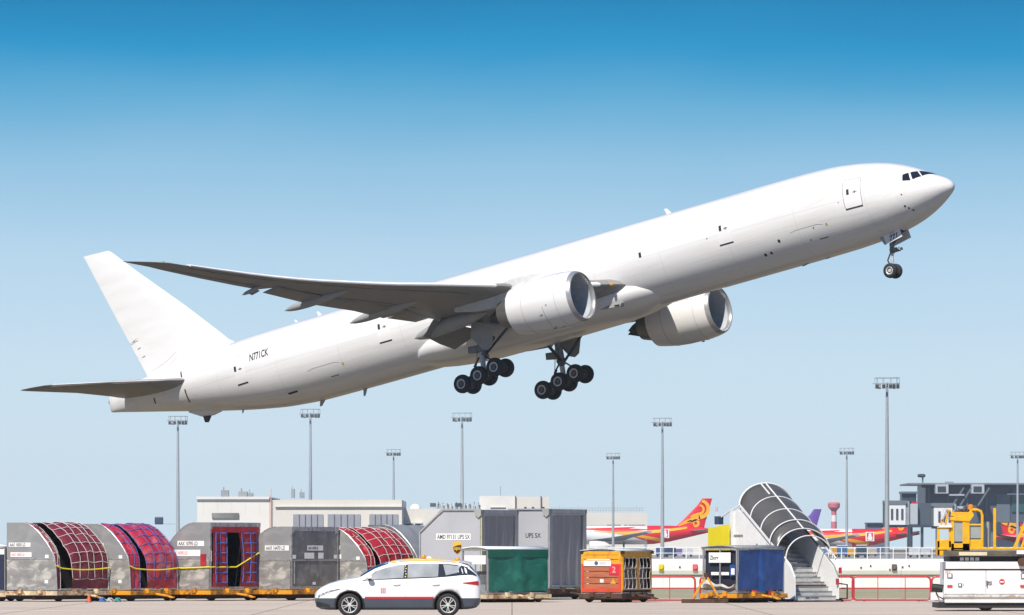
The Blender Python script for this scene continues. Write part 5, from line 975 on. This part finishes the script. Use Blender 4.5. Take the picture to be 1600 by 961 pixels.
for y, z in ((.6, 1.3), (1.2, 1.75)): mb = MB(); mb.tube([(-.05, y, z), (-.1, y + .2, z + .1), (-.05, y + .5, z + .35)], .02, 5); mb.build('hose', FRAMEG, st)
mb = MB(); mb.tube([(WS_ + .02, -.1, .12), (WS_ + .35, -.1, .12), (WS_ + .35, -.1, .62), (WS_ + .02, -.1, .66)], .03, 6); mb.build('bumper_loop', DARKM, st)
# ---------------------------------------------------------------- cargo loader with yellow cab
LW = mat('loader_white', (.78, .78, .78), .45, var=.06, vscale=1.5, dirt=(.45, .42, .38), dscale=1.8, damt=.35, dsharp=.2); LY = mat('loader_yellow', (.78, .40, .005), .45, var=.08, vscale=3, dirt=(.4, .2, .02), dscale=4, damt=.4)
LB = mat('loader_black', (.015, .015, .016), .6); YL = 207.6; s5 = px(YL); p0 = at(1475, 0, YL); ld = thing('cargo_loader', 'white cargo loader with yellow operator cab at right edge', 'cargo loader', (p0.x, YL, 0))
def LX(u): return (u - 1475) / s5
def LZ(v): return (955 - v) / s5
def lpart(name, m, u0, u1, v0, v1, y0, y1, bev=.0, par=None):
    mb = MB(); mb.box((LX(u0), y0, LZ(v1)), (LX(u1), y1, LZ(v0))); return mb.build(name, m, par or ld, bev=bev)
lpart('chassis_skirt', LB, 1466, 1740, 942, 950, .05, 3.0); lpart('lower_body', LW, 1476, 1740, 930, 942, -.02, 3.0, .02); lpart('bumper', mat('loader_bumper', (.66, .63, .56), .5, var=.2, vscale=3, dirt=(.3, .16, .08), dscale=4, damt=.7), 1473, 1740, 929.5, 933, -.08, .0, .01)
lpart('back_body', LW, 1478, 1740, 878, 930, .04, 3.0)
for u0, u1 in ((1475, 1540.4), (1541, 1606), (1607, 1675)):
    d_ = lpart('access_door', LW, u0, u1, 891.5, 928, -.0, .035, .012)
lpart('upper_skirt', LW, 1483, 1740, 878, 889, -.03, .0, .01); lpart('skirt_gap', LB, 1476, 1740, 889, 891.2, .0, .03)
for u, v, w_, h_, m in ((1480, 896, 8, 7, ROLLM), (1595, 896, 8, 8, ROLLM), (1480, 914, 8, 3.5, RED), (1594, 914, 9, 3.5, RED), (1497, 911, 6, 6, ROLLM)):
    q_ = lpart('lamp_housing', m, u, u + w_, v, v + h_, -.035, -.001, .008); lpart('lamp_lens', PLATE if m is ROLLM else REDC, u + 1.5, u + w_ - 1.5, v + 1, v + h_ - 1, -.04, -.0355, par=q_)
mb = MB(); mb.revolve([(-.012, .085), (-.002, .085)], (LX(1565.5), 0, LZ(909)), (0, 1, 0), 20, caps=True); ne = mb.build('no_entry_sign', RED, ld); mb = MB(); mb.box((LX(1562.5), -.016, LZ(910.2)), (LX(1568.5), -.0125, LZ(908))); mb.build('sign_bar', PLATE, ne)
mb = MB(); mb.tube([(LX(1541), -.04, LZ(908)), (LX(1546), -.06, LZ(910)), (LX(1549), -.04, LZ(909)), ], .025, 6); mb.tube([(LX(1542), -.04, LZ(910)), (LX(1542), -.05, LZ(916))], .02, 6); mb.build('door_latch', ROLLM, ld)
text_mb('JBT', .1, lambda u, q: (LX(1477) + u * 1.2, -.003, LZ(895.5) + q)).build('maker_lettering', RED, ld, fix=False)
text_mb('1', .12, lambda u, q: (LX(1504) + u, -.003, LZ(916) + q)).build('number_lettering', INK, ld, fix=False)
mb = MB(); mb.tube([(LX(1474), .3, LZ(921)), (LX(1466), .3, LZ(919)), (LX(1457), .3, LZ(918))], [.14, .13, .12], 12); mb.build('hose_coupling', LB, ld); mb = MB(); mb.box((LX(1455), .1, LZ(938)), (LX(1474), .5, LZ(926))); mb.build('side_step', LW, ld, bev=.02)
mb = MB(); mb.tube([(LX(1462), .05, LZ(924)), (LX(1466), .0, LZ(932)), (LX(1474), .0, LZ(936))], .02, 6); mb.build('hydraulic_hose', RUST, ld)
for u in (1541, 1640):
    mb = MB(); mb.revolve([(-.14, .12), (-.15, .2), (-.12, .26), (0, .28), (.12, .26), (.15, .2), (.14, .12)], (LX(u), .3, .28), (0, 1, 0), 24, caps=True); w_ = mb.build('wheel', RUBBER, ld); mb = MB(); mb.revolve([(-.145, .13), (-.16, .001)], (LX(u), .3, .28), (0, 1, 0), 16); mb.build('hub', RIMM, w_)
lpart('bridge_frame', LB, 1484, 1740, 869, 877.5, .05, 3.0)
for k in range(4): lpart('scissor_arm', RIMM, 1500 + k * 8, 1506 + k * 8, 871, 876, .02, .3)
lpart('platform_edge', mat('platform_edge_dark', (.1, .085, .06), .7, var=.4, vscale=3), 1474, 1600, 860.5, 868.5, -.1, .0, .01); lpart('platform_edge_pale', mat('platform_edge_cream', (.68, .58, .4), .6, var=.15, vscale=3), 1498, 1542, 862.5, 868, -.12, -.101, .006)
lpart('platform_deck', FRAMEG, 1480, 1740, 859, 868.6, .0, 3.0); lpart('deck_beam', LY, 1466, 1740, 855.5, 859, .0, .3, .01); lpart('deck_beam', LW, 1588, 1740, 860, 866, -.14, -.101, .01)
for k in range(16): mb = MB(); mb.tube([(LX(1482 + k * 16), .1, LZ(857.5)), (LX(1482 + k * 16), 2.9, LZ(857.5))], .045, 8); mb.build('deck_roller', ROLLM, ld)
mb = MB(); mb.revolve([(-.1, .14), (.1, .14)], (LX(1597), -.1, LZ(878)), (0, 1, 0), 14, caps=True); mb.build('guide_roller', RUST, ld)
# cab
def lbox(mb, u0, u1, v0, v1, y0=.05, y1=1.0): mb.box((LX(u0), y0, LZ(v1)), (LX(u1), y1, LZ(v0)))
mb = MB(); lbox(mb, 1465, 1535, 843, 868); mb.build('cab_base', LY, ld, bev=.02)
mb = MB(); lbox(mb, 1464.5, 1468.5, 825, 868, .03, .09); lbox(mb, 1482.5, 1487, 825, 868, .03, .09); lbox(mb, 1464.5, 1487, 823, 827, .03, .09); lbox(mb, 1464.5, 1487, 845, 868, .03, .09); mb.build('left_cage', LY, ld, bev=.008)
mb = MB(); lbox(mb, 1486, 1491, 806, 868, .0, .08); lbox(mb, 1504, 1515, 806, 868, .0, .08); lbox(mb, 1486, 1515, 800, 813, .0, .08); lbox(mb, 1486, 1515, 849, 868, .0, .08); mb.build('cab_front_frame', LY, ld, bev=.008)
mb = MB(); lbox(mb, 1491, 1504, 813, 846, .03, .05); mb.build('cab_window', mat('cab_glass', (.30, .33, .32), .12, var=.1), ld); mb = MB(); lbox(mb, 1491, 1504, 846, 849, .02, .07); mb.build('window_seal', LB, ld)
mb = MB(); mb.prism([(LX(1485), LZ(808)), (LX(1511), LZ(805)), (LX(1517), LZ(795)), (LX(1522), LZ(805)), (LX(1515), LZ(815)), (LX(1485), LZ(813))], -.03, .6); mb.build('cab_roof_box', LY, ld, bev=.01)
mb = MB(); mb.tube([(LX(1515), .06, LZ(796.5)), (LX(1527), .06, LZ(796.5)), (LX(1533), .06, LZ(799)), (LX(1535), .06, LZ(805)), (LX(1535), .06, LZ(855))], .045, 8); mb.tube([(LX(1514), .06, LZ(820)), (LX(1535), .06, LZ(820))], .03, 6); mb.build('grab_rail', LY, ld)
mb = MB(); lbox(mb, 1515.5, 1535, 841, 850, .08, .12); mb.build('seat_panel', LB, ld, bev=.02); mb = MB(); lbox(mb, 1516, 1534.5, 821, 841, .08, .1); mb.build('side_window', mat('cab_glass', (.30, .33, .32), .12, var=.1), ld)
mb = MB(); mb.tube([(LX(1472), .0, LZ(811)), (LX(1478), .0, LZ(795))], .055, 8); mb.build('work_lamp_tube', RIMM, ld); mb = MB(); mb.tube([(LX(1470), .06, LZ(820)), (LX(1479), .06, LZ(796)), (LX(1486), .06, LZ(798))], .035, 6); mb.tube([(LX(1477), .06, LZ(822)), (LX(1482), .06, LZ(798))], .035, 6); mb.build('lamp_bracket', LY, ld)
lpart('mirror_shelf', LW, 1467, 1487, 821, 824, -.08, .03)
mb = MB(); random.seed(3)
for k in range(14): a_ = LX(1491 + k * 2.0); mb.tube([(a_, random.uniform(0, .4), LZ(801)), (a_ + .1, random.uniform(0, .4), LZ(random.uniform(791, 797))), (a_ + .25, random.uniform(0, .4), LZ(random.uniform(794, 800)))], .022, 5)
mb.build('coiled_hoses', mat('hose_mix', (.12, .1, .12), .6, var=.6, vscale=5), ld)
mb = MB(); mb.revolve([(0, .09), (.12, .09), (.16, .03), (.16, .001)], (LX(1517), .1, LZ(796)), (0, 0, 1), 12); mb.build('beacon', mat('beacon_amber', (.7, .25, .01), .3), ld)
lpart('guide_post', LY, 1552, 1556.5, 794, 857, .0, .08, .01); mb = MB(); mb.bar((LX(1585), .05, LZ(856)), (LX(1604), .05, LZ(812)), .09); mb.bar((LX(1596), .05, LZ(856)), (LX(1612), .05, LZ(815)), .07); mb.build('diagonal_arm', LY, ld)
lpart('control_pipe', FRAMEG, 1543, 1547, 815, 857, .4, .46)
# ---------------------------------------------------------------- white patrol car (local x from nose to tail, y- towards the viewer)
CPAINT = mat('car_white', (.82, .82, .82), .25, var=.02, coat=.7); CCLAD = mat('car_cladding', (.055, .07, .095), .4, var=.1, vscale=2); CGL = mat('car_glass', (.36, .38, .40), .05, spec=.9, var=.25, vscale=2.2); CGLD = mat('car_glass_dark', (.03, .035, .045), .08, spec=.8)  # side glass: reflections and view through put into its pale mottled colour
sc_ = 55.3; Yc = FPX / sc_; pc = at(492.5, 0, Yc); car = thing('patrol_car', 'white hatchback with dark lower trim and red side stripe', 'car', (pc.x, Yc, 0), 0)
# x, half width, z bottom, shoulder z, top edge half width, top edge z, centre z
CS = [(.0, .38, .42, .62, .36, .64, .66), (.05, .62, .28, .66, .55, .70, .72), (.18, .78, .21, .74, .66, .80, .83), (.4, .86, .19, .82, .70, .90, .94), (.7, .885, .19, .88, .72, .98, 1.03), (1.0, .89, .19, .93, .72, 1.04, 1.085), (1.24, .895, .19, .98, .72, 1.08, 1.12), (1.45, .895, .19, 1.01, .70, 1.20, 1.26), (1.7, .895, .19, 1.03, .66, 1.34, 1.41), (2.0, .895, .19, 1.04, .63, 1.45, 1.53), (2.35, .895, .19, 1.055, .62, 1.525, 1.60), (2.8, .895, .19, 1.07, .615, 1.555, 1.635), (3.3, .895, .19, 1.09, .61, 1.555, 1.635), (3.75, .89, .19, 1.12, .60, 1.53, 1.61), (4.1, .87, .2, 1.16, .58, 1.49, 1.565), (4.32, .845, .21, 1.17, .56, 1.42, 1.48), (4.46, .82, .23, 1.16, .58, 1.30, 1.34), (4.56, .79, .26, 1.13, .60, 1.20, 1.22), (4.64, .72, .34, 1.06, .58, 1.09, 1.10), (4.67, .6, .42, .98, .5, 1.0, 1.0)]
def csec(x):
    for a, b in zip(CS, CS[1:]):
        if a[0] <= x <= b[0]: t = (x - a[0]) / (b[0] - a[0]); return [p + (q - p) * t for p, q in zip(a, b)]
xs_ = sorted(set([c_[0] for c_ in CS] + [.02, .1, .28, .55, .85, 1.12, 1.35, 1.58, 1.85, 2.15, 2.6, 3.05, 3.55, 3.95, 4.2, 4.4, 4.6]))
rings = []
for x in xs_:
    x, hw, zb, zs, hr, ze, zc = csec(x); zm = min(.52, zs - .06); h = [(.0, zb), (hw * .8, zb), (hw - .03, zb + .07), (hw, (zb + zm) / 2 + .05), (hw, zm), (hw + .003, zm + (zs - zm) * .5), (hw - .02, zs - .04), (hw - .06, zs + .0), (hr + .03, ze - .03), (hr, ze), (hr * .6, zc - .015), (0, zc)]
    rings.append([(x, y, z) for y, z in h] + [(x, -y, z) for y, z in h[-2:0:-1]])
mb = MB(); n = len(rings[0]); mb.loft(rings)
k = 0
for i in range(len(rings) - 1):
    for j in range(n): mb.m[k] = 1 if (j < 4 or j >= n - 4) else 0; k += 1
tmp = mb.build('body', [CPAINT, CCLAD, LB], None)
cut = MB()
for x in (.99, 3.76):
    for s_ in (-1, 1): cut.revolve([(-.3, .395), (.3, .395)], (x, s_ * .8, .33), (0, 1, 0), 28, caps=True, mi=0)
co = cut.build('cutter', LB, None); md = tmp.modifiers.new('b', 'BOOLEAN'); md.object = co; md.operation = 'DIFFERENCE'; md.solver = 'EXACT'
dg = bpy.context.evaluated_depsgraph_get(); dg.update(); me = bpy.data.meshes.new_from_object(tmp.evaluated_get(dg)); bpy.data.objects.remove(tmp); bpy.data.objects.remove(co)
body = bpy.data.objects.new('body', me); C.objects.link(body); body.parent = car
def cside(x, t, off=.006, s_=-1):
    """point on the cabin side, t = 0 belt line to 1 roof edge"""
    x, hw, zb, zs, hr, ze, zc = csec(x); a = (hw - .06, zs); b = (hr + .03, ze - .03); return Vector((x, s_ * (a[0] + (b[0] - a[0]) * t + off), a[1] + (b[1] - a[1]) * t + off * .3))
def cglass(name, xa, xb, ta, tb, m, off=.006, s_=-1):
    """window between slanted ends: xa, xb = (x at belt, x at top)"""
    def fn(u, v): x = (xa[0] * (1 - v) + xa[1] * v) * (1 - u) + (xb[0] * (1 - v) + xb[1] * v) * u; return cside(x, (ta[0] * (1 - u) + ta[1] * u) * (1 - v) + (tb[0] * (1 - u) + tb[1] * u) * v, off, s_)
    q = MB(); q.grid(fn, 14, 6); return q.build(name, m, car, fix=False)
for s_ in (-1, 1):
    cglass('window_surround', (1.28, 1.72), (4.3, 4.32), (0, 0), (.85, .97), CGLD, .004, s_)
    cglass('front_side_window', (1.36, 1.76), (2.5, 2.54), (.06, .06), (.84, .92), CGL, .008, s_)
    cglass('rear_side_window', (2.62, 2.63), (3.48, 3.5), (.06, .06), (.92, .92), CGL, .008, s_)
    cglass('quarter_window', (3.7, 3.62), (4.02, 4.1), (.12, .25), (.9, .85), CGL, .008, s_)
    q = MB()
    for k in range(5): q.add([cside(2.545 + (k % 2) * .02, .1 + k * .17, .011, s_), cside(2.575 + (k % 2) * .02, .1 + k * .17, .011, s_), cside(2.575 + (k % 2) * .02, .17 + k * .17, .011, s_), cside(2.545 + (k % 2) * .02, .17 + k * .17, .011, s_)], [(0, 1, 2, 3)])
    q.build('pillar_marking', STRAP, car, fix=False)
    q = MB(); q.box((1.42, s_ * .9 - .0025, .51), (3.36, s_ * .9 + .004, .562)); q.build('red_stripe', mat('stripe_red', (.58, .012, .02), .4), car)
    for x in (1.37, 2.56, 3.5): q = MB(); q.bar((x, s_ * .897, .56), (x + .02, s_ * .86, 1.02), .008, .006); q.build('door_gap', mat('gap_grey', (.2, .2, .2), .6), car)
    for x in (2.32, 3.42): q = MB(); q.tube([(x - .1, s_ * .9, .90), (x - .06, s_ * .92, .905), (x + .06, s_ * .92, .91), (x + .1, s_ * .9, .91)], .016, 6); q.build('door_handle', CPAINT, car)
    q = MB(); q.loft([[(1.56 + a * .09 * r_, s_ * (.9 + d_), 1.12 + b * .055 * r_) for a, b in [(math.cos(2 * PI * k / 12), math.sin(2 * PI * k / 12)) for k in range(12)]] for d_, r_ in ((.0, .5), (.05, .9), (.13, 1.0), (.17, .7))]); mr = q.build('side_mirror', CPAINT, car)
    q = MB(); q.bar((1.54, s_ * .86, 1.03), (1.56, s_ * .96, 1.09), .06, .04); q.build('mirror_stalk', LB, mr)
    # headlight, tail light
    def hl(u, v): x = .1 + .62 * u; zz = csec(x)[3] - .10 - .075 * (1 - v) * (1 - u * .55) + .02 * u; return Vector((x, s_ * (csec(x)[1] + .006), zz))
    q = MB(); q.grid(hl, 10, 3); h_ = q.build('headlight', mat('headlight_glass', (.28, .3, .32), .08, .4, spec=.8), car, fix=False)
    for k in range(3): q = MB(); q.revolve([(0, .03), (-.008 * -s_, .028)], (.2 + k * .1, s_ * (csec(.2 + k * .1)[1] + .008), csec(.2 + k * .1)[3] - .13), (0, 1, 0), 10, caps=True); q.build('headlight_bulb', RIMM, h_)
    def tl(u, v): x = 4.18 + .44 * u; return Vector((x, s_ * (csec(x)[1] + .008), .955 + .05 * u - .11 * (1 - v) * (.15 + u) + .0))
    q = MB(); q.grid(tl, 8, 3); q.build('tail_light', mat('taillight_red', (.45, .01, .015), .15), car, fix=False)
    def fg(u, v): x = .05 + .38 * u; return Vector((x, s_ * (csec(x)[1] + .006), .27 + .16 * v * (1 - u * .6)))
    q = MB(); q.grid(fg, 6, 3); q.build('bumper_vent', LB, car, fix=False)
for r_ in range(5):
    for c_ in range(3): q = MB(); q.box((1.87 + c_ * .05, -.906, .66 + r_ * .032), (1.905 + c_ * .05, -.9, .68 + r_ * .032)); q.build('door_emblem', INKR, car)
def wsf(u, v): x = 1.3 + .78 * v; s = csec(x); y = (u * 2 - 1) * (s[4] - .04); return Vector((x - .01, y, s[6] + (s[5] - s[6]) * abs(u * 2 - 1) ** 2 + .012))
q = MB(); q.grid(wsf, 10, 8); q.build('windscreen', CGLD, car, fix=False)
def rwf(u, v): x = 4.36 + .2 * (1 - v); s = csec(x); y = (u * 2 - 1) * (s[4] - .02); return Vector((x + .014, y, s[6] + (s[5] - s[6]) * abs(u * 2 - 1) ** 2 + .01))
q = MB(); q.grid(rwf, 8, 4); q.build('rear_window', CGLD, car, fix=False)
def rff(u, v): x = 2.15 + 1.85 * v; s = csec(x); y = (u * 2 - 1) * (s[4] - .015); return Vector((x, y, s[6] + (s[5] - s[6]) * abs(u * 2 - 1) ** 2 + .008))
q = MB(); q.grid(rff, 10, 14); q.build('roof_panel', mat('roof_yellow', (.78, .55, .02), .4), car, fix=False)
q = MB(); q.loft([[(x, y, z) for y, z in ((-.56, z0), (-.3, z0 + .04), (.3, z0 + .04), (.56, z0), (.5, z0 - .035), (-.5, z0 - .035))] for x, z0 in ((4.05, 1.555), (4.25, 1.53), (4.42, 1.495))]); q.build('roof_spoiler', CPAINT, car)
def dpl(u, v): x = 4.3 + .27 * u; return Vector((x, -(csec(x)[1] - .06 + .012 - (csec(x)[1] - .06 - csec(x)[4] - .03) * v * .7), csec(x)[3] + .02 + (csec(x)[5] - csec(x)[3] - .04) * v * .8))
q = MB(); q.grid(dpl, 5, 4); q.build('rear_pillar_trim', CGLD, car, fix=False)
for x, y, z in ((3.06, -.2, 1.645), (4.02, -.3, 1.56)): q = MB(); q.revolve([(0, .075), (.05, .075), (.09, .05), (.1, .001)], (x, y, z), (0, 0, 1), 14, caps=True); q.build('roof_beacon', mat('beacon_amber', (.7, .25, .01), .3), car)
q = MB(); q.prism([(3.1, 1.63), (3.28, 1.63), (3.28, 1.68), (3.2, 1.7)], -.02, .02); q.build('roof_aerial', CPAINT, car)
for x in (.99, 3.76):
    for s_ in (-1, 1):
        y = s_ * .79; q = MB(); q.revolve([(-.1, .225), (-.112, .24), (-.112, .29), (-.09, .318), (-.04, .328), (.04, .328), (.09, .318), (.112, .29), (.112, .24), (.1, .225)], (x, y, .33), (0, 1, 0), 36); w_ = q.build('wheel', RUBBER, car)
        q = MB(); q.revolve([(s_ * .1, .228), (s_ * .112, .222), (s_ * .1, .205), (s_ * .03, .2)], (x, y, .33), (0, 1, 0), 32)
        for k in range(10):
            a = 2 * PI * k / 10 + (.13 if k % 2 else -.13) * 1.0; q.bar((x + .04 * math.cos(a), y + s_ * .09, .33 + .04 * math.sin(a)), (x + .212 * math.cos(a), y + s_ * .1, .33 + .212 * math.sin(a)), .03, .02)
        q.revolve([(s_ * .09, .055), (s_ * .105, .045), (s_ * .108, .001)], (x, y, .33), (0, 1, 0), 16); q.build('alloy_rim', RIMM, w_)
        q = MB(); q.revolve([(s_ * .02, .2), (s_ * .015, .001)], (x, y, .33), (0, 1, 0), 24); q.build('brake_disc', DARKM, w_)
        q = MB(); q.revolve([(-.24, .39), (.02, .39)] if s_ < 0 else [(-.02, .39), (.24, .39)], (x, s_ * .84, .33), (0, 1, 0), 28, a0=0); 
        q = MB(); q.tube([(x + .4 * math.cos(a), s_ * .893, .33 + .4 * math.sin(a)) for a in [PI * (-.06 + 1.12 * k / 20) for k in range(21)]], .022, 6); q.build('arch_trim', LB, car)
q = MB(); q.box((.02, -.35, .4), (.06, .35, .58)); q.build('number_plate', PLATE, car)
# ---------------------------------------------------------------- set every root at the base of its thing
bpy.context.view_layer.update()
for r in [o for o in bpy.data.objects if o.type == 'EMPTY' and o.parent is None and o.location.length < 1e-6 and o.children]:
    pts = [ch.matrix_world @ Vector(c_) for ch in r.children for c_ in ch.bound_box]
    off = Vector(((min(p.x for p in pts) + max(p.x for p in pts)) / 2, (min(p.y for p in pts) + max(p.y for p in pts)) / 2, min(p.z for p in pts)))
    r.location = off
    for ch in r.children: ch.location = ch.location - off
# ---------------------------------------------------------------- the hazy air over the airfield
HZ = 0.00008
mb = MB(); mb.box((-2600, -700, -2), (2600, 2700, 38)); hz = mb.build('haze', bpy.data.materials.new('haze_air')); hz['kind'] = 'stuff'
m_ = bpy.data.materials['haze_air']; m_.use_nodes = True; t_ = m_.node_tree; t_.nodes.remove(t_.nodes['Principled BSDF'])
pv = t_.nodes.new('ShaderNodeVolumePrincipled'); pv.inputs['Density'].default_value = HZ; pv.inputs['Color'].default_value = (.93, .96, 1, 1); pv.inputs['Anisotropy'].default_value = .2
t_.links.new(pv.outputs[0], t_.nodes['Material Output'].inputs['Volume'])
